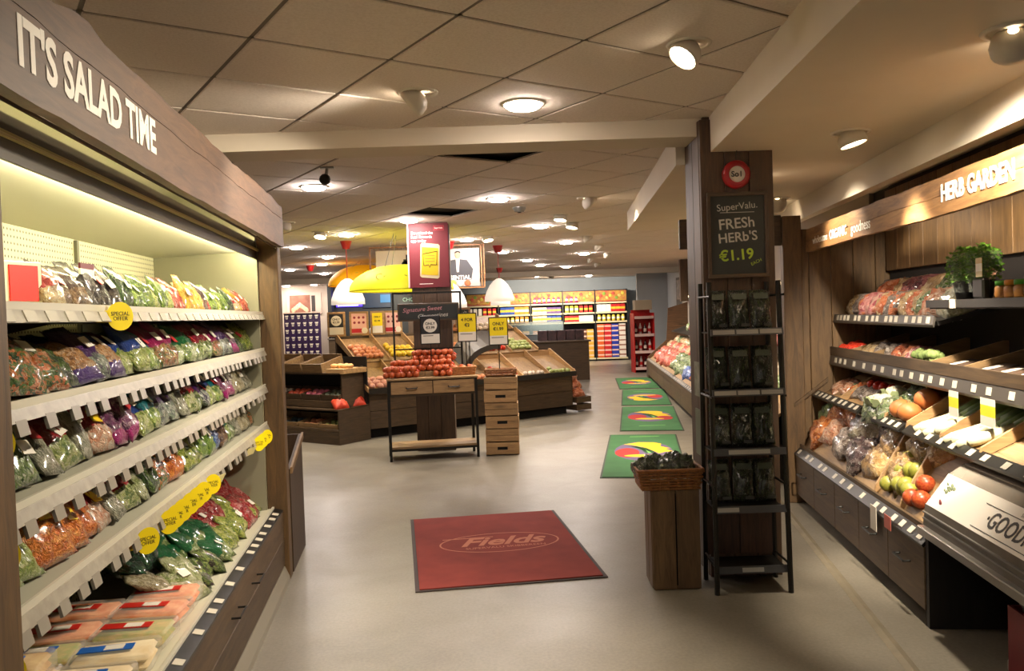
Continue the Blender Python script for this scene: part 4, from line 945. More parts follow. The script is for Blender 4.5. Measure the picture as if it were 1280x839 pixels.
# shelf two
for i in range(11): loose('tomato','red_pepper',2.08-0.05*(i%5),0.31+0.05*(i//5),1.27+0.012*(i//5),0.034,'small red pepper on the produce shelf by the partition, %s from its corner' % ORD[i],'red peppers on the produce shelf')
s2 = [('nettan',1.74),('nettan',1.62),('mushroom',1.50),('mushroom',1.34),('netorange',1.20),('netorange',1.07),('netpink',0.94)]
for i, (k_,y) in enumerate(s2):
    rbag(k_,y,0.31,1.275,'%s on the middle produce shelf, %s from the peppers' % ({'nettan':'tan pack of ginger','mushroom':'clear pack of garlic','netorange':'net of orange sweet potatoes','netpink':'net of pink shallots'}[k_],ORD[i]),60,0.72,k_!='nettan',group='packs on the middle produce shelf')
for i, (y,x) in enumerate(((0.84,0.32),(0.76,0.33),(0.68,0.32))):
    e = RF.root('broccoli', x,y,1.275); tag(e, 'broccoli head on the middle produce shelf, %s from the shallots' % ORD[i], 'broccoli', 'broccoli on the middle produce shelf')
    b = B()
    for k in range(12):
        a = rg.uniform(0,6.28); q = rg.uniform(0,0.04); b.ball((q*math.cos(a),q*math.sin(a),0.05+0.02*(1-q/0.04)),0.02,5,7,0.15,rg)
    b.obj('florets', PM['broccoli'], e, True); B().tube([(0,0,0),(0,0,0.05)],[0.018,0.026],8).obj('stalk', mat('broccoli_stalk','#8a9a58',0.6), e, True)
for i in range(6):
    y = 0.50-0.16*i
    e = RF.root('flat_tray_pack', 0.37,y,1.275, (0,R(-11),RF.a)); tag(e, 'dark tray pack with pale label on the middle shelf, %s from the broccoli' % ORD[i], 'tray pack', 'labelled trays on the middle shelf')
    B().box(-0.08,0.08,-0.065,0.065,0,0.035,0.008).obj('tray', mat('tray_brown','#2c2018',0.5,var='#4a3626',scale=20), e); B().box(-0.06,0.03,-0.02,0.02,0.035,0.037).obj('label', M_PAPER, e)
# upper shelf
us = [('nettan',2.08),('mushroom',1.97),('netorange',1.86),('netpink',1.76),('netpink',1.66),('nettan',1.56),('netorange',1.46),('netorange',1.36),('mushroom',1.28),('nettan',1.18),('netorange',1.08),('nettan',0.98),('leaf',0.9),('netorange',0.82),('salmon',0.74),('cauli',0.66)]
nmx = {'nettan':'tan net of onions','mushroom':'clear bag of garlic','netorange':'orange net of onions','netpink':'pink net of potatoes','leaf':'bag of pale green peppers','salmon':'bag of peach carrots','cauli':'bag of white turnips','redonion':'dark red net of onions'}
for i, (k_,y) in enumerate(us):
    rbag(k_,y,0.345,1.52,'%s on the upper produce shelf, %s from the partition' % (nmx[k_],ORD[i]),52,1.0,True,group='nets on the upper produce shelf')
for i, (k_,y) in enumerate((('mushroom',1.88),('redonion',1.42),('redonion',1.30),('nettan',1.12),('leaf',0.96),('salmon',0.80),('nettan',1.60),('netorange',1.74))):
    rbag(k_,y,0.47,1.575,'rear %s on the upper produce shelf, %s of the back row' % (nmx[k_],ORD[i]),45,1.1,True,group='nets at the back of the upper shelf')
# potted parsley, labelled pots on the near part of the upper shelf
def parsley(y, x, label, n=90, w=0.075, h=0.17):
    e = RF.root('potted_parsley', x,y,1.60); tag(e, label, 'potted herb')
    B().lathe([(0.035,0),(0.05,0.075),(0.053,0.08)],14).obj('pot', M_BLACK, e, True)
    lf = B(); r2 = random.Random(int(y*100)+500)
    for k in range(n*9):
        a = r2.uniform(0,6.28); q = w*r2.random()**0.6; z = 0.07+h*r2.random()**0.8*(1-0.25*(q/w)**2)
        c = Vector((q*math.cos(a),q*math.sin(a),z)); u = Vector((r2.uniform(-1,1),r2.uniform(-1,1),r2.uniform(-.4,.6))).normalized()*0.010; v = u.cross(Vector((r2.uniform(-1,1),r2.uniform(-1,1),1))).normalized()*0.007
        lf.quad(c-u,c-v,c+u,c+v)
    lf.obj('leaves', mat('parsley_green','#4f8a22',0.55,var='#86b840',scale=40), e)['kind'] = 'stuff'
    st = B()
    for k in range(8):
        a = 6.28*k/8; st.tube([(0.02*math.cos(a),0.02*math.sin(a),0.07),(0.05*math.cos(a),0.05*math.sin(a),0.17)],0.002,4)
    st.obj('stems', mat('parsley_stem','#7a9a48',0.6), e)
    B().lathe([(0.054,0.03),(0.075,0.20)],14,cap=False).obj('sleeve', glass('sleeve_film','#dfe4d8',0.12,0.1), e, True)
parsley(0.43,0.36,'bright green potted parsley on the upper shelf, left one'); parsley(0.28,0.37,'bright green potted parsley on the upper shelf, right one')
pc = RF.root('plant_label', 0.30,0.16,1.60, turn=R(-90)); tag(pc, 'cream plant label card beside the potted parsley', 'label card')
B().box(-0.028,0.028,0,0.002,0.09,0.17).obj('card', stripemat('plantcard',['#c9b87a','#e0d6b0','#c9a84a'],[0,0.3,0.7]), pc); B().box(-0.055,0.04,-0.004,0.03,0.0,0.085,0.008).obj('dark_pot', mat('pot_smoke','#1a1916',0.3), pc)
for i in range(7):
    e = RF.root('herb_jar', 0.33,0.03-0.075*i,1.60); tag(e, 'small jar with green lid on the upper shelf, %s from the parsley' % ORD[i], 'jar', 'green lidded jars')
    B().lathe([(0.024,0),(0.027,0.008),(0.027,0.04),(0.022,0.05)],12).obj('jar', mat('jar_amber','#a8763a',0.25,var='#7a4a20',scale=15), e, True); B().lathe([(0.025,0.05),(0.025,0.066),(0.022,0.07)],12).obj('lid', mat('lid_green','#4a9a2a',0.4) if i != 1 else mat('lid_orange','#d08a2a',0.4), e, True)
for i in range(4):
    e = inst('leaf_bag', rg.choice(BAGS), PM['leaf'] if i else bt('rocket'), None, RF(0.48,0.12-0.16*i,1.60), (R(-15),0,RF.a+R(-90)), 0.95)
    tag(e, 'dark bag of leaves behind the jars, %s from the parsley' % ORD[i], 'salad bag', 'leaf bags behind the jars')

# ------------------------------------------------------------------ clear case with printed front at the near right
gc = RF.root('display_case', 0,0); tag(gc, 'salad case with white printed front and clear lid at the right edge', 'display case')
B().box(-0.035,0.015,-1.5,-0.02,0.665,0.70,0.004).obj('front_rail', M_STEEL, gc)
B().prism([(-0.01,0.70),(0.03,0.70),(0.03,0.785),(0.0,0.785)],-1.5,-0.02).obj('lower_panel', mat('case_band','#6a6258',0.4,var='#544c44',scale=10), gc)
for z in (0.725,0.75): B().box(-0.012,-0.004,-1.5,-0.02,z,z+0.006).obj('groove_bead', M_GREYMET, gc)
fp = B().slab((0.0,-1.5,0.785),(0.0,-0.025,0.785),(0.09,-0.025,0.905),(0.09,-1.5,0.905),-0.008).obj('front_panel', mat('case_white','#e6dfd2',0.4), gc)
pa = math.atan2(0.12,0.09)
def onpanel(t, y): return (0.0+0.09*t-0.0012, y, 0.785+0.12*t+0.0008)
fm = Matrix.Rotation(R(-90),4,'Z') @ Matrix.Rotation(pa,4,'X')
fe = fm.to_euler()
text('\u00b7GOODNESS\u00b7', 0.088, mat('print_grey','#3c3834',0.6), fp, onpanel(0.42,-0.68), fe, extrude=0.0003, offset=0.0012, sx=0.85)
text('simple', 0.03, mat('print_faint','#a49c8e',0.6), fp, onpanel(0.86,-0.66), fe, extrude=0.0003)
for t in (0.10,0.74):
    a, b2 = onpanel(t,-0.40), onpanel(t,-1.0); B().tube([a,b2],0.0016,4).obj('print_line', mat('print_grey','#3c3834',0.6), fp)
lfp = B(); r2 = random.Random(3)
for k in range(16):
    c = Vector(onpanel(0.62+r2.uniform(-.14,.14), -0.115+r2.uniform(-.035,.035))); lfp.ball(c,0.009,4,6,0.2,r2,(0.25,1,1))
lfp.obj('print_leaf', mat('print_green','#9aa684',0.7), fp)
B().ball(onpanel(0.2,-0.125),0.016,5,8,0.05,random.Random(2),(0.2,0.8,1)).obj('print_radish', mat('print_pink','#b0606a',0.7), fp)
GL = glass('perspex_smoke','#b5aa9c',0.42,0.12)
B().slab((0.09,-1.5,0.905),(0.09,-0.03,0.905),(0.15,-0.03,0.945),(0.15,-1.5,0.945),-0.006).obj('lid_front', GL, gc)
B().slab((0.15,-1.5,0.945),(0.15,-0.03,0.945),(0.34,-0.03,0.965),(0.34,-1.5,0.965),-0.006).obj('lid_top', glass('perspex_top','#cabfb0',0.5,0.25), gc)
B().prism([(0.0,0.70),(0.0,0.785),(0.09,0.905),(0.15,0.945),(0.34,0.965),(0.34,0.70)],-0.03,-0.024).obj('end_pane', glass('perspex_end','#8a8276',0.25,0.1), gc)
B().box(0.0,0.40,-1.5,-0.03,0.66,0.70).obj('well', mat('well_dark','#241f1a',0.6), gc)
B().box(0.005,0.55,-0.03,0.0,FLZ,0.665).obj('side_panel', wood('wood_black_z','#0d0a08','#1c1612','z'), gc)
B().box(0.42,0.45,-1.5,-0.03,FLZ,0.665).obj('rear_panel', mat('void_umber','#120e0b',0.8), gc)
# waste pipe and red crate under the case
wpipe = RF.root('waste_pipe', 0.12,-0.45,FLZ); tag(wpipe, 'grey plastic waste pipe bending to the floor under the case', 'pipe')
B().tube([(0.25,-0.35,0.385),(0.25,-0.34,0.36),(0.24,-0.30,0.34),(0.20,-0.15,0.30),(0.12,-0.02,0.28),(0.06,0.03,0.24),(0.04,0.04,0.15),(0.04,0.04,0.02)],0.026,12).obj('bend', mat('pipe_grey','#6f6a62',0.4), wpipe, True)
B().lathe([(0.036,0.0),(0.036,0.03),(0.028,0.035)],14,(0.04,0.04,0.0)).obj('collar', M_STEEL, wpipe, True)
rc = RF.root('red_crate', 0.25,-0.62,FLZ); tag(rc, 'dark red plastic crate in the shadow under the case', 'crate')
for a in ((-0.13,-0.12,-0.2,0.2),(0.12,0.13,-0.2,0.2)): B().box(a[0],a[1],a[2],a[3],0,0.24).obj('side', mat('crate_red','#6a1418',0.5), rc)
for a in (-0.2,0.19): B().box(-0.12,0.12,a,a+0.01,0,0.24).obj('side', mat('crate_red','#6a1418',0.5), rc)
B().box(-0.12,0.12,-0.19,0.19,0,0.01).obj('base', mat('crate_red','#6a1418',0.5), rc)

# ------------------------------------------------------------------ floor mats
ma = R(8.0)
rm = empty('red_mat', (-0.16,5.63,0), ma); tag(rm, 'red floor mat with white oval script logo', 'floor mat')
B().box(-0.575,0.575,-0.86,0.86,0.0005,0.006).obj('rubber_edge', mat('rubber_brown','#2c1a14',0.7), rm)
pile = B().box(-0.55,0.55,-0.835,0.835,0.006,0.012).obj('pile', mat('mat_red','#74221a',0.9,var='#842c22',scale=5), rm)
M_LOGO = mat('mat_logo','#b8735a',0.9)
el = B(); n = 72
for k in range(n):
    a, b2 = 2*math.pi*k/n, 2*math.pi*(k+1)/n
    f_ = lambda r_, t: (0.42*r_*math.cos(t), 0.235*(1+(r_-1)*1.8)*math.sin(t), 0.0125)
    el.quad(f_(0.972,a),f_(1,a),f_(1,b2),f_(0.972,b2))
el.obj('logo_oval', M_LOGO, pile, loc=(0.03,0.03,0))
text('Fields', 0.27, M_LOGO, pile, (0.04,0.055,0.0125), (0,0,0), extrude=0.0002, offset=0.007, shear=0.4, sx=0.95)
text('SUPERVALU SKIBBEREEN', 0.06, M_LOGO, pile, (0.06,-0.09,0.0125), (0,0,0), extrude=0.0002, sx=0.85)
B().box(-0.36,0.0,0.165,0.18,0.0122,0.0127).obj('logo_swash', M_LOGO, pile)
GM = [((1.42,9.05),0.155,0),((1.995,12.05),0.145,0),((2.40,14.95),0.14,1),((2.69,17.85),0.095,0)]
M_GP = mat('mat_green','#27562c',0.9,var='#2f6234',scale=4)
PG = {'yellow':mat('print_yellow','#c9a414',0.9),'red':mat('print_red','#9a1f1c',0.9),'purple':mat('print_purple','#5a4a6a',0.9),'green':mat('print_dkgreen','#14421c',0.9),'lg':mat('print_lgreen','#5f9a4a',0.9)}
def flat_poly(name, pts, m, parent, z):
    n = len(pts); return B().add([(x,y,z) for x,y in pts],[tuple(range(n))]).obj(name, m, parent)
for i, ((x, y), a, flip) in enumerate(GM):
    e = empty('green_mat', (x,y,0), -a); tag(e, 'green floor mat with printed fruit, %s from the upended crate' % ORD[i], 'floor mat', 'green fruit mats in the right aisle')
    L = 1.36
    B().box(-0.42,0.42,-L,L,0.0005,0.006).obj('rubber_edge', mat('rubber_dark','#1c2a18',0.7), e)
    p = B().box(-0.40,0.40,-L+0.025,L-0.025,0.006,0.011).obj('pile', M_GP, e)
    f_ = -1 if flip else 1
    def S(pts): return [(px*f_*1.05, py*f_) for px, py in (pts if f_ == 1 else pts)]
    cyc = lambda cx, cy, rx, ry, n=20: [(cx+rx*math.cos(2*math.pi*k/n), cy+ry*math.sin(2*math.pi*k/n)) for k in range(n)]
    flat_poly('print_oval', S(cyc(0.0,0.12,0.31,0.62)), PG['purple'], p, 0.0112)  # purple oval printed behind the fruit
    flat_poly('print_berries', S(cyc(-0.17,0.0,0.13,0.30)), PG['red'], p, 0.0114)
    flat_poly('print_bananas', S([(-0.22,0.56),(-0.05,0.72),(0.12,0.70),(0.20,0.60),(0.19,0.42),(0.29,0.28),(0.24,0.22),(0.31,0.08),(0.22,0.02),(0.16,-0.06),(0.10,0.12),(0.0,0.36),(-0.12,0.50)]), PG['yellow'], p, 0.0116)
    for q in (0.0,0.055,0.11):
        flat_poly('print_stalk', S([(-0.20+q,0.50-q),(-0.08+q,0.42-q),(0.02+q*0.8,0.20-q),(0.05+q*0.6,-0.04),(0.02+q*0.6,-0.04),(-0.02+q*0.8,0.16-q),(-0.10+q,0.36-q)]), PG['green' if q != 0.055 else 'lg'], p, 0.0118)
    flat_poly('print_melon', S(cyc(0.0,-0.20,0.20,0.085)), PG['yellow'], p, 0.0119)
    if i == 1: flat_poly('print_berries', S(cyc(0.2,-0.12,0.12,0.22)), PG['red'], p, 0.0117)
    flat_poly('print_script', S([(-0.16,-0.96),(0.18,-0.90),(0.2,-0.86),(-0.15,-0.91)] if i else [(-0.16,1.12),(0.18,1.16),(0.2,1.20),(-0.15,1.17)]), PG['lg'], p, 0.0114)

# ------------------------------------------------------------------ far right produce wall
fu = FF.root('far_produce_unit'); tag(fu, 'long dark produce unit beside the green mats', 'produce unit')
Y0, Y1 = -3.6, 7.0; FLF = 0.152/1.095
k = 0; y = Y0
while y < Y1-0.01:
    y2 = min(y+1.22,Y1)
    B().box(0,0.025,y+0.003,y2-0.003,0.22,0.46,0.003).obj('front_panel', W_DARKY, fu)
    y = y2
B().box(0.1,0.9,Y0,Y1,FLF,0.45).obj('carcass', mat('carcass_dark','#17130f',0.8), fu)
B().box(-0.02,0.03,Y0,Y1,0.47,0.555).obj('front_lip', W_DARKY, fu)
strip('price_strip', -0.03,0.545,Y0,Y1, M_STRIP, 0.06, 40, (0.13,0.16,0.2), parent=fu, seed=9)
B().slab((0.03,Y0,0.55),(0.03,Y1,0.55),(0.62,Y1,0.98),(0.62,Y0,0.98),-0.02).obj('bed', W_BINY, fu)
B().slab((0.42,Y0,1.16),(0.42,Y1-0.8,1.16),(0.85,Y1-0.8,1.30),(0.85,Y0,1.30),-0.02).obj('upper_shelf', mat('shelf_black','#1a1714',0.5), fu)
for q in range(8): B().box(0.86,0.88,Y0+q*1.3,Y0+q*1.3+1.295,0.95,1.85,0.003).obj('back_plank', W_PLANKZ, fu)
B().prism([(0.0,FLF),(0.9,FLF),(0.9,1.75),(0.45,1.62),(0.40,0.95),(0.0,0.60)],Y1,Y1+0.04).obj('end_panel', wood('wood_end_x','#3d2a1a','#6b4c2f','x'), fu)
B().box(0.0,0.3,Y1-0.05,Y1+0.45,FLF,0.50,0.004).obj('end_box', W_DARKZ, fu)
B().box(0.70,0.86,Y1-0.2,Y1,1.75,2.63,0.004).obj('corner_post', W_DARKZ, fu)
B().box(0.84,0.86,Y0,Y1-0.3,1.83,1.86).obj('lit_edge_strip', emit('lit_edge_glow','#ffd9a0',3.0), fu)  # glowing strip stands for the lit top edge of the back planks
rg = random.Random(303)
def farkey(rn, i):
    if rn == 'front': return 'netorange' if i < 11 else 'blue' if i < 14 else 'leaf' if i < 19 else 'redt'
    if rn == 'second': return ('netorange' if i < 9 else 'blue' if i < 12 else 'leaf' if i < 20 else 'redt')
    if rn == 'third': return 'leaf' if i < 17 else ('redt' if i%3 else 'nettan')
    return 'nettan' if i%5 else 'leaf'
pal = [(0.08,'front'),(0.20,'second'),(0.34,'third'),(0.48,'rear')]
PM['blue'] = bagmat('film_bluebag2',['#17307a','#3a62b8','#a8bcd8'],None,haze=0.3); PM['redt'] = bagmat('net_tomato',['#a02a14','#d0583a','#e8a890'],None,scale=5,haze=0.2)
nn = {'netorange':'orange net of carrots','blue':'blue bag of potatoes','leaf':'green cabbage bag','netpink':'pink net of onions','nettan':'tan net of parsnips','redt':'red net of tomatoes','netred':'red net of peppers'}
for x, rn in pal:
    for i in range(28):
        y = -2.9+i*0.34
        key = farkey(rn, i)
        rbag(key, y+rg.uniform(-.05,.05), x, 0.555+x*0.73, '%s in the %s row of the far unit, %s from the pillar' % (nn[key],rn,ORD[i]), 60, 1.25, True, group='produce heaped on the far unit', F=FF)
for i in range(17):
    key = ('netred','leaf','redt','redt','netred')[i%5]; PM.setdefault('netred', PM['redt'])
    rbag(key, -2.2+0.42*i, 0.52, 1.19, '%s on the far unit upper shelf, %s from the pillar' % (nn[key],ORD[i]), 55, 1.35, True, group='produce on the far upper shelf', F=FF)
hang = B().tube([(0,0,0),(0.0,0,-0.16)],[0.02,0.05],8).obj('garlic_string', PM['garlic'], None, True, loc=FF(0.78,3.2,1.72)); tag(hang, 'pale garlic string hanging at the back of the far unit', 'garlic')
# white roll-up window of produce seen between pillar and partition
for i in range(9):
    rbag(('nettan','leaf','netpink','nettan','cauli','netpink','nettan','leaf','nettan')[i], -3.3+0.16*(i%3), 0.45+0.06*(i//3), 0.95+0.26*(i//3)+0.03*(i%3), '%s between pillar and partition, %s from the bottom' % (('tan net','pale green bag','pink net','tan net','white bag','pink net','tan net','pale green bag','tan net')[i],ORD[i]), 40, 1.3, True, group='produce between pillar and partition', F=FF)
# red drinks stand
rs = empty('red_display_stand', (3.36,21.0,0), R(5)); tag(rs, 'red cardboard drinks stand at the end of the green mats', 'display stand')
M_CR = mat('stand_red','#b81c1c',0.45)
for a in (-0.27,0.25): B().box(a,a+0.02,-0.2,0.2,0,1.52).obj('side_panel', M_CR, rs)
B().box(-0.25,0.25,0.18,0.2,0,1.6).obj('back_panel', M_CR, rs)
for z in (0.1,0.52,0.95,1.40):
    s_ = B().box(-0.25,0.25,-0.2,0.18,z,z+0.03).obj('shelf', M_CR, rs); B().box(-0.25,0.25,-0.206,-0.2,z-0.03,z+0.04).obj('shelf_edge', mat('edge_white','#d8b8b0',0.5), s_)
B().box(-0.2,0.24,-0.1,0.15,1.60,1.85).obj('top_card', mat('card_kraft','#a89880',0.6), rs)
for r_ in range(3):
    for c in range(4):
        z = (0.13,0.55,0.98)[r_]; e = empty('bottle', (3.36-0.18+0.12*c, 21.0-0.05+0.01*c, z)); tag(e, 'bottle on the red stand, %s shelf, %s from the left' % (('bottom','middle','top')[r_],ORD[c]), 'bottle', 'bottles on the red stand')
        B().lathe([(0.035,0),(0.04,0.02),(0.04,0.17),(0.016,0.24),(0.015,0.28)],10).obj('body', mat('bottle_%d' % (c%2),('#2a1a18','#c9c0b8')[c%2],0.25), e, True); B().lathe([(0.041,0.06),(0.041,0.14)],10).obj('label', M_CR if c%2 else M_PAPER, e)
fr = empty('wall_poster', (4.62,21.5,1.5), R(-90)); tag(fr, 'dark framed tall poster on the pale wall past the red stand', 'poster')
B().box(-1.1,1.1,-0.04,0,-0.3,0.95).obj('frame', M_BLACK, fr); B().box(-1.0,1.0,-0.05,-0.04,0.35,0.88).obj('print', mat('poster_grey','#a8a49c',0.6,var='#5a5650',scale=6), fr); B().box(-1.0,1.0,-0.05,-0.04,-0.22,0.28).obj('print', mat('poster_dark','#23262a',0.6,var='#6a6660',scale=9), fr)

# ------------------------------------------------------------------ central column with banner
cl = struct(B().box(-1.15,-0.73,9.74,10.14,0,ZC+0.03).obj('column', W_DARKZ), 'timber clad column behind the fruit table')
for (x0,x1) in ((-1.17,-1.03),(-1.027,-0.877),(-0.874,-0.71)): B().box(x0,x1,9.715,9.742,0,2.70,0.003).obj('plank', W_DARKZ, cl)
bn = empty('red_banner', (-0.955,9.70,1.95)); tag(bn, 'tall red banner with a yellow phone screen on the column', 'banner')
B().box(-0.235,0.235,0.0,0.012,0,0.76).obj('panel', mat('banner_red','#5e0815',0.6,var='#550713',scale=2), bn)
B().box(-0.252,-0.235,0.0,0.3,0,0.76).obj('side_panel', mat('banner_side','#d8b4a8',0.5), bn)
ph = B().prism([(-0.11+0.018,0.12),(0.10,0.10),(0.118,0.118),(0.132,0.49),(0.116,0.508),(-0.075,0.53),(-0.093,0.512),(-0.11,0.138)],-0.004,0.0).obj('phone', mat('phone_cream','#a89878',0.5), bn)
B().prism([(-0.094,0.155),(0.104,0.137),(0.118,0.46),(-0.08,0.482)],-0.006,-0.004).obj('screen', mat('phone_yellow','#a98e00',0.45), ph)
bu = B(); bp_ = [(-0.068,0.40),(0.098,0.425),(0.090,0.265),(0.02,0.27),(0.005,0.235),(-0.005,0.268),(-0.062,0.262)]
bu.tube([(x,-0.008,z) for x,z in bp_],0.004,4,True); bu.obj('speech_bubble', M_INK, ph)
for i in range(3): B().box(-0.045,0.07,-0.008,-0.006,0.372-0.034*i,0.379-0.034*i).obj('print_line', mat('ink_olive','#6a5a10',0.6), ph)
for i, t in enumerate(('Download the','Real Rewards','app today')): text(t, 0.045, M_LETW, bn, (-0.205,-0.001,0.645-0.046*i), (R(90),0,0), extrude=0.0004, align='LEFT')
lg = B().box(0.06,0.19,-0.003,0.0,0.67,0.735).obj('logo', mat('logo_red','#7a0a1c',0.5), bn); text('SuperValu', 0.024, M_LETW, lg, (0.125,-0.0035,0.70), (R(90),0,0), extrude=0.0003)
B().box(-0.12,0.04,-0.001,0.0,0.04,0.046).obj('print_line', M_LETW, bn)

# ------------------------------------------------------------------ fruit table
tb_ = empty('fruit_table', TF(0,0), TF.a); tag(tb_, 'console table with two wood drawers on a black frame', 'table')
for x in (0.012,0.988):
    for y in (0.012,0.408): B().box(x-0.014,x+0.014,y-0.014,y+0.014,0,0.90).obj('leg', M_BLACK, tb_)
B().box(-0.01,1.01,-0.01,0.43,0.90,0.925,0.004).obj('tabletop', W_BINX, tb_)
B().box(0.026,0.974,0.01,0.41,0.72,0.90).obj('drawer_box', W_DARKX, tb_)
for x0, x1 in ((0.035,0.495),(0.505,0.965)):
    d_ = B().box(x0,x1,-0.006,0.012,0.745,0.885,0.003).obj('drawer', W_BOX, tb_); xc = (x0+x1)/2
    B().tube([(xc-0.06,-0.006,0.82),(xc-0.055,-0.025,0.81),(xc+0.055,-0.025,0.81),(xc+0.06,-0.006,0.82)],0.007,6).obj('cup_handle', M_BLACK, d_)
for y in (0.012,0.408): B().box(0.012,0.988,y-0.01,y+0.01,0.11,0.135).obj('frame_bar', M_BLACK, tb_)
for y0, y1 in ((0.0,0.20),(0.205,0.42)): B().box(0.0,1.0,y0,y1,0.135,0.16,0.003).obj('shelf_plank', W_BINX, tb_)
for x in (0.012,0.988): B().box(x-0.01,x+0.01,0.012,0.408,0.11,0.135).obj('frame_bar', M_BLACK, tb_)
# black sign frame on the table
sf = empty('sign_frame', TF(0.1,0.38,0.925), TF.a); tag(sf, 'black metal frame with chalkboard rising behind the fruit', 'sign frame')
for x in (0.0,0.78): B().box(x-0.011,x+0.011,-0.011,0.011,0,0.96).obj('upright', M_BLACK, sf)
B().box(-0.011,0.791,-0.011,0.011,0.945,0.967).obj('top_bar', M_BLACK, sf); B().box(0.0,0.78,-0.008,0.008,0.30,0.315).obj('cross_bar', M_BLACK, sf)
cb2 = B().box(0.05,0.76,-0.026,-0.012,0.63,0.835,0.004).obj('chalkboard', W_DARKX, sf)
B().box(0.07,0.74,-0.029,-0.026,0.65,0.815).obj('slate', mat('slate','#1f2321',0.6), cb2)
CHP = mat('chalk_pink','#c98a90',0.8)
text('Signature Sweet', 0.07, CHP, cb2, (0.33,-0.0295,0.765), (R(90),R(-3),0), extrude=0.0003, shear=0.3); text('Clementines', 0.07, CH, cb2, (0.45,-0.0295,0.69), (R(90),R(-3),0), extrude=0.0003, shear=0.3)
# nets of oranges
M_OR = mat('clementine','#a8441a',0.45,var='#b85a2c',scale=12); FR_ = B().ball((0,0,0),0.036,6,9,0.02).mesh('fruit', True)
rg = random.Random(9)
FRUIT_NET = B()
def fruit_net(x, y, z, label):
    e = empty('clementine_net', TF(x,y,z), TF.a+rg.uniform(-.2,.2)); tag(e, label, 'net of fruit', 'nets of clementines on the table')
    for q in ((-0.07,-.03,.036),(0.0,-.04,.036),(0.07,-.03,.036),(-0.04,.035,.036),(0.04,.035,.036),(-0.04,-.03,.098),(0.035,-.035,.098),(0.0,.03,.1),(-0.07,.03,.09)):
        inst('clementine', FR_, M_OR, e, (q[0]+rg.uniform(-.006,.006),q[1]+rg.uniform(-.006,.006),q[2]), (0,0,rg.uniform(0,6)))
    B().tube([(0.08,0,0.08),(0.12,0.0,0.06)],[0.02,0.004],6).obj('net_tail', mat('net_red_plastic','#b8402a',0.5), e, True)
for i, x in enumerate((0.06,0.25,0.62)): fruit_net(x,0.09,0.926,'net of clementines in the front row, %s from the left' % ORD[i])
for i, x in enumerate((0.14,0.30,0.48,0.66)): fruit_net(x,0.23,0.985,'net of clementines in the middle row, %s from the left' % ORD[i])
for i, x in enumerate((0.40,0.55,0.70)): fruit_net(x,0.33,1.09,'net of clementines on top of the pile, %s from the left' % ORD[i])
for i, x in enumerate((0.13,0.33,0.53,0.69)):
    o = B().box(-0.1,0.1,-0.07,0.07,0,0.058,0.006).obj('fruit_tray', W_BINX, None, loc=TF(x,0.24,0.926), rot=(0,0,TF.a)); tag(o, 'low wooden tray under the middle clementine nets, %s from the left' % ORD[i], 'tray', 'trays under the clementines')
for i, x in enumerate((0.42,0.62)):
    o = B().box(-0.1,0.16,-0.04,0.04,0,0.16,0.006).obj('fruit_riser', W_BINX, None, loc=TF(x-0.03,0.36,0.926), rot=(0,0,TF.a)); tag(o, 'wooden riser under the top clementine nets, %s one' % ('left','right')[i], 'riser')
p_ = TF(0.86,0.22)
M_WICK2 = mat('wicker_honey','#8a5222',0.55,var='#b87a3a',scale=40)
basket('wicker_basket','honey wicker basket of clementines at the table right end',p_.x,p_.y,0.926,0.26,0.2,0.09,0.14,TF.a,M_WICK2,5,36)
for i in range(9):
    q = TF(0.77+0.09*(i%3),0.15+0.07*(i//3),1.005); o = inst('clementine', FR_, M_OR, None, q); tag(o, 'loose clementine in the honey basket, %s of the heap' % ORD[i], 'clementine', 'loose clementines')
# stacked crates
rgc = random.Random(4)
bx = Frame(-0.336,9.234,-1.5)
for k in range(6):
    z0 = 0.012+0.148*k; off = (0.0,0.0,0.006,0.0,-0.006,0.0)[k]
    e = empty('wooden_crate', bx(off,0,z0), bx.a); tag(e, 'pale wooden crate in the stack beside the table, %s from the floor' % ORD[k], 'crate', 'stacked wooden crates')
    if k%2 == 0:
        pts = [(0.0,0.0),(0.375,0.0),(0.375,0.13),(0.0,0.13)]
        f_ = B().box(0,0.375,0,0.014,0.0,0.05,0.002).obj('front_slat', W_BOX, e)
        B().box(0,0.13,0,0.014,0.05,0.085).obj('front_slat', W_BOX, e); B().box(0.245,0.375,0,0.014,0.05,0.085).obj('front_slat', W_BOX, e)
        B().box(0,0.375,0,0.014,0.085,0.135,0.002).obj('front_slat', W_BOX, e)
        B().box(0.13,0.245,0.012,0.02,0.05,0.085).obj('hand_hole', M_DARKVOID, e)
    else:
        for z1, z2 in ((0.0,0.066),(0.07,0.138)): B().box(0,0.375,0,0.014,z1,z2,0.002).obj('front_slat', W_BOX, e)
    for x in (0.0,0.361):
        for z1, z2 in ((0.0,0.066),(0.07,0.138)): B().box(x,x+0.014,0.014,0.28,z1,z2).obj('side_slat', W_BOX, e)
    B().box(0.014,0.361,0.27,0.28,0,0.138).obj('rear_slat', W_BOX, e); B().box(0.014,0.361,0.014,0.27,0,0.01).obj('base_slat', W_BOX, e)
p_ = bx(0.19,0.14)
basket('wicker_tray','low dark wicker basket on top of the stacked crates',p_.x,p_.y,0.902,0.33,0.22,0.075,0.08,bx.a,M_WICK,4,36)
for i in range(7):
    o = B().ball((0,0,0.022),0.022,5,8).obj('walnut', mat('walnut','#7a4e2c',0.6), None, True, loc=bx(0.07+0.04*i,0.10+0.05*(i%3),0.925)); tag(o, 'brown nut in the low wicker basket, %s from the left' % ORD[i], 'nut', 'nuts in the low basket')
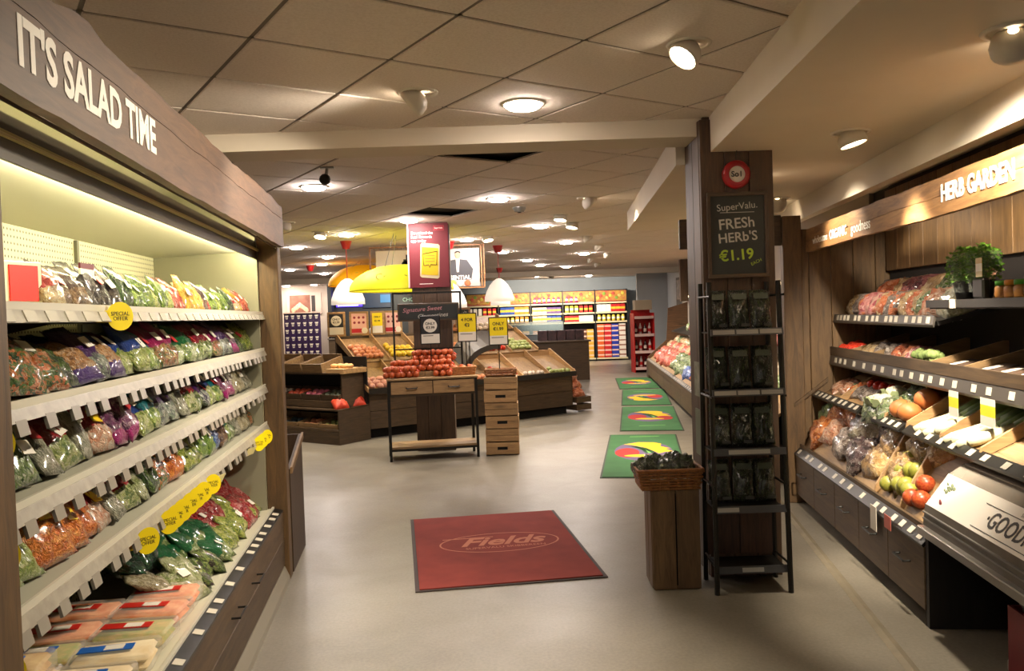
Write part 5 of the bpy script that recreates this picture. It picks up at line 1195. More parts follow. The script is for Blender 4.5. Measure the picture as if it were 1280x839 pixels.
# price signs on poles
def price_sign(name, x, y, z, w, h, lines, label, style, pole, rz=0.0, tails=2):
    e = empty(name, (x,y,z), rz); tag(e, label, 'price sign')
    B().box(-w/2-0.012,w/2+0.012,0,0.012,-0.012,h+0.012,0.004).obj('frame', M_BLACK if style != 'grey' else M_GREYMET, e)
    if style in ('yellow',):
        fc = B().box(-w/2,w/2,-0.004,0,0.33*h,h).obj('yellow_card', M_YEL, e); B().box(-w/2,w/2,-0.004,0,0,0.33*h).obj('white_card', M_PAPER, e)
        B().box(-w/2+0.02,w/2-0.04,-0.0045,-0.004,0.24*h,0.27*h).obj('print_line', mat('ink_grey','#6a665c',0.6), e)
    else:
        fc = B().box(-w/2,w/2,-0.004,0,0.35*h,h).obj('black_card', mat('card_black','#16161a',0.5), e); B().box(-w/2,w/2,-0.004,0,0,0.35*h).obj('white_card', M_PAPER, e)
        B().lathe([(w*0.38,0.0),(w*0.38,0.002)],28).obj('roundel', M_PAPER, fc, loc=(0,-0.0045,0.67*h), rot=(R(90),0,0))
        B().box(-w/2+0.02,w/2-0.07,-0.0045,-0.004,0.27*h,0.30*h).obj('print_line', mat('ink_grey','#6a665c',0.6), e)
    for i, t in enumerate(lines): text(t, w*(0.25 if style == 'yellow' else 0.2), M_INK, fc, (0,-0.0072,h*(0.78-0.2*i if style == 'yellow' else 0.74-0.15*i)), (R(90),0,0), extrude=0.0004, offset=0.0012)
    for q in pole: B().tube([(q,0.008,0),(q,0.008,-tails)],0.007,6).obj('pole', M_BLACK, e)
    return e
price_sign('price_sign',-0.925,9.26,1.30,0.205,0.30,('ONLY','\u20ac3.99'),'black and white only 3.99 sign above the clementines','black',(0.0,),0.1,0.2)
price_sign('price_sign',-0.515,9.42,1.31,0.20,0.31,('4 FOR','\u20ac2'),'yellow 4 for 2 sign on twin rods over the honey basket','yellow',(-0.02,0.02),0.0,0.36)
price_sign('price_sign',-0.155,9.38,1.26,0.20,0.30,('ONLY','\u20ac1.99'),'yellow only 1.99 sign on a rod in the stacked crates basket','yellow',(0.0,),0.0,0.34)

# ------------------------------------------------------------------ island of sloping bins
il = empty('produce_island', IF(0,0), IF.a); tag(il, 'dark timber produce island with sloping bins behind the fruit table', 'produce island')
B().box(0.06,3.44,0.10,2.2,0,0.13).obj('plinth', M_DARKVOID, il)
for a in range(3):
    for z0, z1 in ((0.13,0.36),(0.365,0.60)): B().box(1.166*a+0.002,1.166*a+1.164,0.0,0.025,z0,z1,0.004).obj('front_plank', W_DARKX, il)
for z0, z1 in ((0.13,0.36),(0.365,0.60)): B().box(3.475,3.5,0.0,2.2,z0,z1,0.004).obj('end_plank', W_DARKY, il); B().box(0.0,0.025,0.0,2.2,z0,z1,0.004).obj('end_plank', W_DARKY, il)
B().box(0.03,3.47,0.03,2.2,0.13,0.6).obj('carcass', mat('carcass_dark','#17130f',0.8), il)
B().box(-0.03,3.53,-0.07,-0.05,0.60,0.675).obj('front_lip', mat('lip_black','#1c1813',0.5), il)
B().slab((-0.03,-0.05,0.62),(3.53,-0.05,0.62),(3.53,0.62,0.90),(-0.03,0.62,0.90),-0.02).obj('bin_bed', W_BINY, il)
def sideboard(x, prof, m, name='divider'): B().prism(prof, x-0.009, x+0.009, 'x').obj(name, m, il)
for a in range(8): sideboard(-0.03+0.508*a, [(-0.05,0.62),(-0.05,0.68),(0.58,1.02),(0.62,1.02),(0.62,0.9)], W_LIGHTY)
B().box(-0.03,3.53,0.60,0.62,0.88,1.0).obj('riser', W_LIGHTX, il)
B().slab((0.1,0.60,0.98),(3.3,0.60,0.98),(3.3,1.25,1.30),(0.1,1.25,1.30),-0.02).obj('bin_bed', W_BINY, il)
for a in range(7): sideboard(0.1+0.533*a, [(0.60,0.98),(0.60,1.04),(1.2,1.38),(1.25,1.38),(1.25,1.28)], W_LIGHTY)
B().box(0.1,3.3,1.25,1.29,0.6,1.36).obj('spine', W_DARKX, il)
cs_ = B(); 
for a in range(7):
    t0, t1 = R(15+12*a), R(15+12*(a+1)); c = lambda t, r_: (2.05+r_*math.cos(math.pi-t)*1.0, -0.02, 0.72+r_*math.sin(math.pi-t)*0.75)
    p0, p1, p2, p3 = c(t0,0.60),c(t0,0.50),c(t1,0.50),c(t1,0.60)
    cs_.add([p0,p1,p2,p3]+[(q[0],q[1]+0.35,q[2]+0.2) for q in (p0,p1,p2,p3)],[(0,1,2,3),(7,6,5,4),(0,4,5,1),(1,5,6,2),(2,6,7,3),(3,7,4,0)])
PRD = {'tom':(PM['tomato'],'red tomato'),'onion':(PM['onion'],'brown onion'),'garlic':(PM['garlic'],'white garlic bulb'),'pink':(mat('potato_pink','#c07a68',0.6,var='#d8a890',scale=10),'pink potato'),
 'lemon':(mat('lemon_skin','#d8b020',0.4,var='#e8cc4a',scale=9),'yellow lemon'),'bean':(mat('bean_green','#7a9048',0.5,var='#a8ac68',scale=20),'green bean bundle'),'pep':(mat('pepper_red','#b83a2a',0.3,var='#d06a4a',scale=5),'red pepper'),'peach':(mat('peach_skin','#d89a70',0.5,var='#c8704a',scale=8),'peach')}
def fill(bin_i, tier, key, n, r, rgs):
    m, nm_ = PRD[key]; w = 0.5 if tier == 0 else 0.52; x0 = (-0.03+0.508*bin_i) if tier == 0 else (0.1+0.533*bin_i)
    ya, yb, za, sl = (-0.02,0.45,0.645,0.418) if tier == 0 else (0.64,1.1,1.02,0.492)
    cols = max(2,int(w/(2.1*r)))
    for i in range(n):
        cx = x0+0.05+r+(i%cols)*((w-0.1-2*r)/max(1,cols-1)); yy = ya+r+(i//cols)*2.0*r*0.95+rgs.uniform(-.1,.1)*r
        o = inst(nm_.replace(' ','_'), rgs.choice(TUBER if key in ('pink','bean') else BALL), m, None, IF(cx,yy,za+(yy-ya)*sl-0.01), (rgs.uniform(-.3,.3),rgs.uniform(-.3,.3),rgs.uniform(0,6)), r)
        tag(o, '%s in the %s island bins, bin %s from the left, piece %s' % (nm_,('lower','upper')[tier],ORD[bin_i],ORD[i]) , nm_.split()[-1], '%ss on the island, %s bin %s' % (nm_,('lower','upper')[tier],ORD[bin_i]))
rg = random.Random(61)
fill(0,0,'pink',12,0.05,rg); fill(1,0,'lemon',10,0.045,rg); fill(2,0,'garlic',10,0.045,rg); fill(4,0,'tom',9,0.05,rg); fill(5,0,'garlic',5,0.04,rg); fill(6,0,'bean',6,0.045,rg)
fill(0,1,'peach',18,0.045,rg); fill(1,1,'lemon',16,0.045,rg); fill(2,1,'garlic',18,0.045,rg); fill(3,1,'peach',14,0.045,rg); fill(4,1,'tom',20,0.042,rg); fill(5,1,'bean',18,0.042,rg)
# third tier at the right end
B().slab((1.95,1.25,1.30),(3.3,1.25,1.30),(3.3,1.75,1.55),(1.95,1.75,1.55),-0.02).obj('bin_bed', W_BINY, il)
for a in range(3): sideboard(1.97+0.65*a, [(1.25,1.30),(1.25,1.37),(1.72,1.62),(1.75,1.62),(1.75,1.54)], W_LIGHTY)
for i in range(24):
    key = 'onion' if i%12 < 4 else 'garlic'; m, nm_ = PRD[key]
    o = inst(nm_.replace(' ','_'), BALL[i%2], m, None, IF(2.05+0.10*(i%12),1.31+0.11*(i//12),1.33+0.055*(i//12)), (0,0,i), 0.048); tag(o, '%s in the top tier of the island, row %s, place %s' % (nm_,ORD[i//12],ORD[i%12]), nm_.split()[-1], 'top tier of the island')
fill(3,0,'peach',6,0.045,rg)
# dark curved scoop board
sc_ = cs_.obj('curved_board', mat('curved_dark','#2b2622',0.5), il)
# framed posters along the spine
def framed(x, z, w, h, kind, label):
    e = empty('framed_notice', IF(x,1.27,z), IF.a-R(30)); tag(e, label, 'notice', 'notices along the island spine')
    B().box(-w/2-0.03,w/2+0.03,0.0,0.02,-0.03,h+0.03,0.004).obj('frame', W_BOX, e)
    if kind == 'pink':
        c_ = B().box(-w/2,w/2,-0.004,0,0,h).obj('card', mat('card_pink','#e0b4a8',0.6), e); B().box(-w/2,w/2*0.5,-0.006,-0.004,0.05*h,0.25*h).obj('print_band', M_RED, e)
        B().lathe([(0.045,0),(0.045,0.003)],18).obj('print_roundel', M_PAPER, c_, loc=(w*0.36,-0.005,0.15*h), rot=(R(90),0,0))
        for i in range(3):
            for j in range(2): B().ball((-w*0.3+w*0.3*i,-0.005,h*(0.55+0.25*j)),0.02,4,6,0,random,(1,0.2,1)).obj('print_spot', mat('print_wine','#8a2a3a',0.6), c_)
    elif kind == 'black':
        B().box(-w/2,w/2,-0.004,0,0.35*h,h).obj('card', mat('card_black','#16161a',0.5), e); B().box(-w/2,w/2,-0.004,0,0,0.35*h).obj('card_foot', M_PAPER, e)
        r_ = B().lathe([(w*0.38,0.0),(w*0.38,0.002)],24).obj('roundel', M_PAPER, e, loc=(0,-0.0045,0.67*h), rot=(R(90),0,0))
        for i, t in enumerate(('ONLY','\u20ac1.99')): text(t, w*0.2, M_INK, e, (0,-0.008,h*(0.74-0.15*i)), (R(90),0,0), extrude=0.0004, offset=0.001)
    elif kind == 'yellow':
        B().box(-w/2,w/2,-0.004,0,0.35*h,h).obj('card', M_YEL, e); B().box(-w/2,w/2,-0.004,0,0,0.35*h).obj('card_foot', M_PAPER, e)
        for i, t in enumerate(('ONLY','\u20ac1.99')): text(t, w*0.24, M_INK, e, (0,-0.006,h*(0.8-0.2*i)), (R(90),0,0), extrude=0.0004, offset=0.001)
    else:
        s_ = B().box(-w/2,w/2,-0.004,0,0,h).obj('slate', mat('slate','#1f2321',0.6), e)
        for i in range(4): text(('fresh','local','best','1.99')[i], 0.07, CH, s_, (0,-0.0045,h*(0.82-0.2*i)), (R(90),R(-20),0), extrude=0.0003)
framed(0.12,1.385,0.20,0.30,'black','black and white only 1.99 notice in a wood frame, left end of the island')
framed(0.48,1.385,0.22,0.30,'pink','pink recipe notice in a wood frame, left of the yellow one')
framed(0.78,1.385,0.15,0.30,'yellow','small yellow price notice on the island spine')
framed(1.04,1.385,0.22,0.30,'pink','pink recipe notice half hidden by the sign frame')
framed(1.62,1.385,0.22,0.30,'pink','pink recipe notice right of the column')
framed(2.30,1.36,0.19,0.34,'chalk','small framed chalkboard on the island right side')
# sacks on a crate at the island's right end
sk = empty('slatted_crate', IF(3.62,0.05), IF.a); tag(sk, 'low dark crate with sacks at the right end of the island', 'crate')
for z in (0.03,0.15): 
    B().box(0,0.30,0,0.014,z,z+0.09).obj('slat', W_DARKX, sk); B().box(0,0.014,0.014,0.35,z,z+0.09).obj('slat', W_DARKY, sk); B().box(0.286,0.30,0.014,0.35,z,z+0.09).obj('slat', W_DARKY, sk)
B().box(0.014,0.286,0.014,0.35,0.22,0.235).obj('top_board', W_DARKX, sk)
for i in range(3):
    o = inst('produce_sack', NET[i], PM['netorange'], None, IF(3.77+0.02*(i%2),0.15+0.06*i,0.24+0.13*i), (R(-60 if i < 2 else -40),0,IF.a+R(15*i)), 1.35); tag(o, 'orange net sack beside the island, %s from the bottom' % ORD[i], 'sack', 'sacks at the island end')
# counter with dark boxes beyond the island
ct = empty('brown_counter', (1.35,19.1,0), R(6)); tag(ct, 'brown counter block beyond the right end of the island', 'counter')
B().box(-0.75,0.45,0,0.9,0,0.90).obj('body', W_DARKX, ct); B().box(-0.8,0.50,-0.04,0.94,0.90,0.94,0.005).obj('worktop', W_DARKX, ct)
for i in range(5):
    o = B().box(-0.1,0.1,-0.1,0.1,0,0.24,0.006).obj('dark_carton', mat('carton_dark','#231b20',0.5,var='#4a3034',scale=12), None, loc=(0.72+0.22*i,19.35+0.023*i,0.94), rot=(0,0,R(6))); tag(o, 'dark printed carton on the brown counter, %s from the left' % ORD[i], 'carton', 'cartons on the brown counter')

# ------------------------------------------------------------------ tiered stand on the left
sd = empty('tiered_stand', SF(0,0), SF.a); tag(sd, 'three tier timber stand of vegetable trays beyond the cooler', 'display stand')
B().prism([(0,0),(0.56,0),(0.56,0.47),(0,0.44)],-0.02,0.0,'x').obj('end_panel', W_DARKY, sd)
B().prism([(0.15,0.44),(0.56,0.44),(0.56,0.98),(0.15,0.93)],-0.10,-0.08,'x').obj('end_panel', W_DARKY, sd)
B().box(-2.6,-0.02,0.0,0.02,0,0.16,0.003).obj('front_plank', W_DARKX, sd); B().box(-2.6,-0.02,0.0,0.02,0.165,0.20,0.003).obj('front_plank', W_DARKX, sd)
B().slab((-2.6,0.02,0.14),(-0.02,0.02,0.14),(-0.02,0.5,0.24),(-2.6,0.5,0.24),-0.02).obj('shelf', W_DARKX, sd)
B().slab((-2.6,0.02,0.43),(-0.0,0.02,0.43),(-0.0,0.56,0.45),(-2.6,0.56,0.45),-0.02).obj('shelf', W_DARKX, sd)
B().slab((-2.6,0.10,0.52),(-0.10,0.10,0.52),(-0.10,0.52,0.60),(-2.6,0.52,0.60),-0.02).obj('shelf', W_DARKX, sd)
B().box(-2.6,-0.10,0.085,0.10,0.46,0.55,0.003).obj('shelf_lip', W_DARKX, sd)
B().slab((-2.6,0.12,0.89),(-0.08,0.12,0.89),(-0.08,0.56,0.95),(-2.6,0.56,0.95),-0.02).obj('shelf', W_DARKX, sd)
B().box(-2.6,-0.02,0.54,0.56,0,1.1).obj('back_panel', mat('carcass_dark','#17130f',0.8), sd)
B().box(-0.34,-0.02,0.12,0.56,0.90,0.965,0.003).obj('corner_block', W_LIGHTX, sd)
rg = random.Random(71)
def tray(x, y, z, w, d, h, tilt, m, label, grp):
    e = empty('vegetable_tray', SF(x,y,z), 0, (R(tilt),0,SF.a)); tag(e, label, 'tray', grp)
    B().box(0,w,0,0.012,0,h).obj('side', m, e); B().box(0,w,d-0.012,d,0,h*1.15).obj('side', m, e)
    for a in (0,w-0.012): B().box(a,a+0.012,0.012,d-0.012,0,h).obj('side', m, e)
    B().box(0.012,w-0.012,0.012,d-0.012,0,0.01).obj('base', m, e); return e
for i in range(5): 
    tray(-0.78-0.40*i,0.13,0.90,0.37,0.40,0.13,14,W_BINX,'tilted wooden tray on top of the tiered stand, %s from its corner' % ORD[i],'trays on top of the stand')
    for j in range(6):
        o = inst('clear_punnet', BAGS[j%5], bagmat('film_frost',['#6a6258','#a89e92','#cfc8be'],None,haze=0.6), None, SF(-0.72-0.40*i+0.13*(j%3),0.22+0.14*(j//3),0.935+0.04*(j//3)), (R(-78),0,SF.a), 0.66); tag(o, 'clear punnet in the top trays, tray %s, piece %s' % (ORD[i],ORD[j]), 'punnet', 'punnets in the top trays')
mids = ['garlic','garlic','pink','tom','pink','garlic','onion','onion']
for i in range(6):
    tray(-0.44-0.36*i,0.11,0.535,0.34,0.36,0.09,10,W_DARKX,'dark tray on the middle shelf of the stand, %s from its corner' % ORD[i],'trays on the middle shelf')
    tray(-0.42-0.38*i,0.04,0.165,0.36,0.40,0.09,11,W_BINX,'wooden tray on the bottom shelf of the stand, %s from its corner' % ORD[i],'trays on the bottom shelf')
    for j in range(6):
        k_ = ('onion','pink','pep','garlic','garlic','pep')[i] if i else 'dark'
        m = mat('watermelon','#3a4034',0.5,var='#6a705c',scale=10) if k_ == 'dark' else (mat('radish_magenta','#a83a58',0.5,var='#d08090',scale=8) if k_ == 'pink' else PRD[k_][0])
        o = inst('vegetable', rg.choice(BALL), m, None, SF(-0.38-0.36*i+0.105*(j%3),0.19+0.12*(j//3),0.56+0.02*(j//3)), (0,0,rg.uniform(0,6)), 0.05); tag(o, '%s vegetable on the middle shelf, tray %s, piece %s' % ({'dark':'dark green','onion':'brown','pink':'magenta','pep':'red','garlic':'white'}[k_],ORD[i],ORD[j]), 'vegetable', 'vegetables on the middle shelf')
        k_ = ('bean','peach','dark','garlic','pep','bean')[i]; m = mat('foil_dark','#22343a',0.3,var='#5a7078',scale=12) if k_ == 'dark' else PRD[k_][0]
        o = inst('vegetable', rg.choice(TUBER), m, None, SF(-0.36-0.38*i+0.11*(j%3),0.13+0.12*(j//3),0.19+0.03*(j//3)), (0,0,rg.uniform(0,6)), 0.042); tag(o, '%s vegetable on the bottom shelf, tray %s, piece %s' % ({'bean':'green','peach':'peach coloured','dark':'dark wrapped','garlic':'white','pep':'red'}[k_],ORD[i],ORD[j]), 'vegetable', 'vegetables on the bottom shelf')
for i in range(5):
    o = inst('bread_roll', TUBER[i%3], mat('roll_tan','#c88a4a',0.6,var='#e0b47a',scale=14), None, SF(-0.30+0.06*i,0.24+0.05*(i%3),0.962), (0,0,i), 0.04); tag(o, 'orange tan root on the stand corner block, %s from the left' % ORD[i], 'root', 'roots on the corner block')
for i, (x,y) in enumerate(((-0.05,0.12),(-0.04,0.42))):
    o = inst('red_net_bag', NET[i], mat('net_scarlet','#c8301c',0.5,var='#e0583a',scale=20), None, SF(x,y,0.45), (R(-55),0,SF.a+R(70)), 1.05); tag(o, 'scarlet net bag on the ledge of the tiered stand, %s one' % ('front','rear')[i], 'net bag')

# ------------------------------------------------------------------ pendants
M_PEND = mat('pendant_white','#e8e0d0',0.35); M_ROSE = mat('rose_red','#9a1a1c',0.4)
def shade_mat(name, c, e, es):
    if name in _MC: return _MC[name]
    m, nt, b = _nt(name); b.inputs['Base Color'].default_value = lin(c); _set(b, Roughness=0.75, **{'Transmission Weight':0.0})
    b.inputs['Emission Color'].default_value = lin(e); b.inputs['Emission Strength'].default_value = es
    _MC[name] = m; return m
def pendant(x, y, z, label, watt=18):
    e = empty('pendant_lamp', (x,y,ZC)); tag(e, label, 'pendant lamp', 'white dome pendant lamps')
    B().lathe([(0.085,0.0),(0.05,-0.11),(0.0,-0.115)],16,cap=False).obj('ceiling_rose', M_ROSE, e, True)
    B().tube([(0,0,-0.1),(0,0,z-ZC)],0.006,6).obj('cord', M_ROSE, e)
    h = z-ZC
    B().lathe([(0.0,h),(0.035,h-0.004),(0.09,h-0.04),(0.15,h-0.11),(0.20,h-0.20),(0.235,h-0.30),(0.24,h-0.375),(0.236,h-0.375),(0.19,h-0.20),(0.14,h-0.115),(0.0,h-0.03)],28,cap=False).obj('shade', shade_mat('pendant_glow','#e8e2d6','#ffeed8',0.32), e, True)
    B().ball((0,0,h-0.17),0.05,6,10).obj('bulb', emit('pendant_bulb','#ffe2b8',40), e, True)
pendant(-2.33,11.7,2.19,'white dome pendant left of the yellow lampshade')
pendant(-0.185,13.3,2.19,'white dome pendant over the right side of the island')
pendant(-0.90,12.3,2.10,'white dome pendant half hidden behind the column')
cr_ = B().lathe([(0.085,0.0),(0.05,-0.11),(0.0,-0.115)],16,cap=False).obj('ceiling_rose', M_ROSE, None, True, loc=(-4.05,16.6,ZC)); tag(cr_, 'red cone shaped ceiling rose by the far left downlights', 'ceiling rose')
pendant(-0.25,19.7,2.2,'white dome pendant far back in line behind the island one')
def dome_shade(x, y, z0, rx, h, c, e_, es, label, txt):
    e = empty('yellow_lampshade', (x,y,z0)); tag(e, label, 'lampshade')
    pr = [(rx*math.cos(t), h*math.sin(t)) for t in [R(q) for q in range(0,91,10)]]
    B().lathe(pr+[(0.0,h)],40,cap=False).obj('dome', shade_mat('shade_'+c[1:],c,e_,es), e, True)
    B().lathe([(rx,0.0),(rx*1.005,-0.012),(rx*0.985,-0.012),(rx*0.985,0.0)],40,cap=False).obj('rim', mat('rim_'+c[1:],c,0.4), e, True)
    for k in range(3):
        a = 2.1*k; B().tube([(rx*0.5*math.cos(a),rx*0.5*math.sin(a),h*0.86),(rx*0.2*math.cos(a),rx*0.2*math.sin(a),ZC-z0)],0.005,5).obj('cable', M_GREYMET, e)
    B().ball((0,0,h*0.4),0.06,6,10).obj('bulb', emit('shade_bulb','#fff0c0',30), e, True)
    text(txt, 0.13, mat('shade_ink','#a89a20',0.6), e, (0.0,-rx*0.86,h*0.45), (R(65),0,0), extrude=0.001)
dome_shade(-1.46,11.0,1.975,0.70,0.34,'#e8e000','#f0ff50',0.15,'large glowing lemon yellow dome lampshade beside the red banner','Concepts')
dome_shade(-2.85,16.0,2.26,0.70,0.40,'#d89a00','#e8a000',0.16,'amber yellow dome lampshade behind the white pendant','eCafe')

# ------------------------------------------------------------------ hanging picture frame
hf = empty('hanging_picture_frame', (-1.26,12.5,2.03), R(0)); tag(hf, 'ceiling hung bamboo frame with farm picture and portrait picture', 'picture frame')
M_BAM = mat('bamboo_rust','#8a5a3a',0.5,var='#b8885a',scale=30)
for x0,x1,z0,z1 in ((-0.87,0.87,0.64,0.66),(-0.80,0.87,-0.01,0.01)): B().box(x0,x1,-0.02,0.02,z0,z1).obj('rail', M_BAM, hf)
for x in (-0.87,0.0,0.83,0.87): B().box(x-0.01,x+0.01,-0.02,0.02,0 if x != -0.87 else 0.3,0.66).obj('stile', M_BAM, hf)
for k in range(30): B().box(-0.86+0.0595*k-0.003,-0.86+0.0595*k+0.003,-0.012,0.0,0.60,0.645).obj('slat', M_BAM, hf)
B().box(-0.78,-0.02,-0.01,0.0,0.02,0.60).obj('farm_picture', mat('print_cream','#d8c8b0',0.6,var='#e6dcc8',scale=2), hf)
tr = B().box(-0.36,-0.12,-0.014,-0.010,0.38,0.46).obj('print_tractor', mat('print_charcoal','#3a3430',0.6), hf)
B().box(-0.32,-0.17,-0.014,-0.010,0.46,0.53).obj('print_cab', mat('print_charcoal','#3a3430',0.6), tr)
for x in (-0.33,-0.15): B().lathe([(0.06,0),(0.06,0.003)],18).obj('print_wheel', mat('print_black2','#1c1816',0.6), tr, loc=(x,-0.011,0.38), rot=(R(90),0,0))
pp = B().box(0.02,0.80,-0.01,0.0,0.02,0.60).obj('portrait_picture', mat('print_grey_back','#9a9a9c',0.6,var='#b8b2ac',scale=2), hf)
flat = lambda nm_, pts, m, d: B().prism(pts,-0.01-d,-0.0101).obj(nm_, m, pp)
MS = mat('print_suit','#3a3a40',0.6); MK = mat('print_skin','#c89878',0.6)
flat('print_jacket',[(0.31,0.16),(0.35,0.42),(0.47,0.44),(0.61,0.42),(0.70,0.28),(0.67,0.12),(0.45,0.12)],MS,0.002)
flat('print_arm',[(0.35,0.42),(0.23,0.26),(0.17,0.30),(0.17,0.35),(0.23,0.33),(0.31,0.42)],MS,0.0022)
flat('print_shirt',[(0.44,0.44),(0.50,0.44),(0.48,0.24),(0.45,0.24)],M_PAPER,0.0026)
B().ball((0.47,-0.011,0.50),0.055,7,10,0,random,(0.8,0.06,1)).obj('print_face', MK, pp, True); B().ball((0.47,-0.0105,0.535),0.045,6,10,0,random,(1,0.06,0.6)).obj('print_hair', M_INK, pp, True)
text('ESSENTIAL', 0.085, M_LETW, pp, (0.46,-0.014,0.155), (R(90),0,0), extrude=0.0005, offset=0.002)
for i in range(6): B().ball((0.06+0.11*i,-0.012,0.07),0.05,5,8,0.1,random.Random(i),(1,0.06,1)).obj('print_food', mat('print_food%d' % (i%3),('#c9a84a','#d8d0c0','#b8603a')[i%3],0.6), pp, True)
for x in (-0.7,0.7): B().tube([(x,0,0.66),(x,0,0.685)],0.004,5).obj('hanger', M_GREYMET, hf)

# ------------------------------------------------------------------ back grocery shelving
gs = empty('grocery_shelving', (-1.45,26.35,0)); tag(gs, 'black grocery shelving across the back wall', 'shelving')
BAYS = 5; BW = 1.04
M_SHB = mat('shelving_black','#15151a',0.5)
B().box(0,BAYS*BW,0.50,0.53,0,2.30).obj('back_panel', M_SHB, gs)
for i in range(BAYS+1): B().box(i*BW-0.02,i*BW+0.02,0.0,0.5,0,2.30).obj('upright', M_SHB, gs)
ZS = [0.10,1.28,1.58,1.90]
for i in range(BAYS):
    for z in ZS:
        s_ = B().box(i*BW+0.02,i*BW+BW-0.02,0.0,0.5,z-0.03,z).obj('shelf', M_SHB, gs); B().box(i*BW+0.02,i*BW+BW-0.02,-0.012,0.0,z-0.05,z).obj('shelf_edge', mat('edge_cream','#c8bc98',0.5), s_)
    B().box(i*BW+0.02,i*BW+BW-0.02,0.02,0.04,1.93,2.26).obj('header_print', mat('header_fruit','#b8963a',0.6,var='#a84a3a',scale=9), gs)
    for j in range(9):
        B().ball((i*BW+0.1+0.1*j,0.018,2.03+0.07*((j*7)%3)),0.055,5,8,0.1,random.Random(j),(1,0.06,1)).obj('print_fruit', mat('header_fr%d' % (j%4),('#c8b84a','#b84a3a','#7a9a3a','#d8a85a')[j%4],0.6), gs, True)
cols = ['#b8262a','#d88a2a','#e0c8b0','#8a2a5a','#2a4a9a','#d8b83a','#c85a3a','#e4ded0','#5a3a7a','#3a6a4a']
PK = [stripemat('pack_%d' % i,[c,('#e8e0d0' if i%2 else '#d8b83a'),c],[0,0.35,0.65]) for i, c in enumerate(cols)]
pkm = [B().box(-w/2,w/2,0,0.14,0,h,0.006).mesh('grocery_pack') for w, h in ((0.15,0.24),(0.15,0.20),(0.11,0.22))]
jarm = B().lathe([(0.05,0),(0.058,0.02),(0.058,0.15),(0.045,0.18),(0.045,0.20)],10).mesh('grocery_jar', True)
rg = random.Random(90)
rowsets = {3:[0,0,0,6,3,3,3,2], 2:[7,0,4,1,2,8,5,0], 1:[5,5,5,1,2,4,0,7]}
nmz = ['red','orange','cream','plum','blue','yellow','coral','white','violet','green']
for zi in (3,2,1):
    for i in range(BAYS):
        block = None
        for j in range(6):
            if zi == 2 and i in (2,) and j > 3: pass
            c = rowsets[zi][(i*2+j//3)%8]
            o = inst('grocery_pack', jarm if (c in (3,) or (zi == 1 and c == 5)) else pkm[(zi+i)%3], PK[c], None, (-1.45+i*BW+0.13+0.155*j, 26.40, ZS[zi]))
            tag(o, '%s pack on the back shelving, %s shelf, bay %s, place %s' % (nmz[c],('','third','second','top')[zi],ORD[i],ORD[j]), 'pack', 'groceries on the back shelving')
lc = ['#b8262a','#b8262a','#2a3a9a','#d8cfc4']
for i in range(BAYS):
    cset = (['#c85a2a','#b8262a','#2a3a9a','#d8cfc4'] if i == 4 else ['#c87a2a','#a83a2a','#5a3a2a','#c89a3a'])
    for j in range(4):
        ch = cset[j]
        for k in range(7 if i == 4 else 6):
            o = inst('multipack', pkm[1], stripemat('multi_'+ch[1:],[ch,'#d8b0a0' if ch != '#d8cfc4' else '#8a5a4a',ch],[0,0.4,0.7]), None, (-1.45+i*BW+0.16+0.235*j,26.38,ZS[0]+0.155*k), (0,0,0), (1.45,1,0.76)); tag(o, 'stacked multipack in bay %s, pile %s, %s from the floor' % (ORD[i],ORD[j],ORD[k]), 'multipack', 'stacked multipacks on the back shelving')
st = empty('counter_screen_wall', (-0.35,24.6,0)); tag(st, 'low glass fronted chiller in front of the back shelving', 'chiller')
B().box(-1.1,1.9,0,0.7,0,0.95).obj('body', mat('chiller_dark','#3a4046',0.5), st); B().box(-1.1,1.9,-0.01,0.0,0.95,1.32).obj('glass_front', glass('chiller_glass','#7a8a90',0.5,0.1), st); B().box(-1.1,1.9,0.0,0.7,1.32,1.34).obj('top', M_GREYMET, st)

# ------------------------------------------------------------------ purple carton display, poster, service counter
pc_ = empty('wall_poster', (-6.62,26.18,1.85)); tag(pc_, 'food poster on the cream wall above the purple cartons', 'poster')
B().box(-0.55,0.55,-0.03,0,-0.03,0.66).obj('frame', mat('frame_pink','#d8b8a8',0.5), pc_); B().box(-0.46,0.20,-0.035,-0.03,0.02,0.58).obj('print', mat('poster_brown','#9a6a54',0.6,var='#7a4a3a',scale=4), pc_)
for i in range(9): B().ball((-0.36+0.055*i,-0.036,0.10+0.04*(4-abs(i-4))),0.06,5,8,0.1,random.Random(i),(1,0.06,1.4)).obj('print_food', mat('poster_food','#d89a74',0.6,var='#e8c8a8',scale=12), pc_, True)
B().box(0.24,0.36,-0.035,-0.03,0.05,0.56).obj('print', mat('print_charcoal','#3a3430',0.6), pc_)
M_PUR = mat('carton_purple','#260f3a',0.45,var='#301548',scale=5)
cm = B().box(-0.085,0.085,0,0.16,0,0.215,0.004).mesh('carton'); em = B().prism([(-0.05,0.165),(0.05,0.165),(0.05,0.135),(0.032,0.13),(0.028,0.055),(-0.028,0.055),(-0.032,0.13),(-0.05,0.135)],-0.003,-0.0005).mesh('emblem'); em2 = B().box(-0.018,0.018,-0.005,-0.003,0.085,0.115).mesh('emblem_dot')
for r_ in range(8):
    for c in range(6):
        o = inst('purple_carton', cm, M_PUR, None, (-6.74+0.178*c,24.5,0.10+0.216*r_)); tag(o, 'purple carton with white cup emblem, %s row from the top, %s from the left' % (ORD[7-r_],ORD[c]), 'carton', 'purple cartons in a wall display')
        e_ = inst('emblem', em, M_PAPER, o); inst('emblem_dot', em2, M_PUR, e_)
o = B().box(-6.86,-5.72,24.42,24.75,0,0.1,0.005).obj('pallet_base', W_BINX, None); tag(o, 'low wooden base under the purple cartons', 'base')
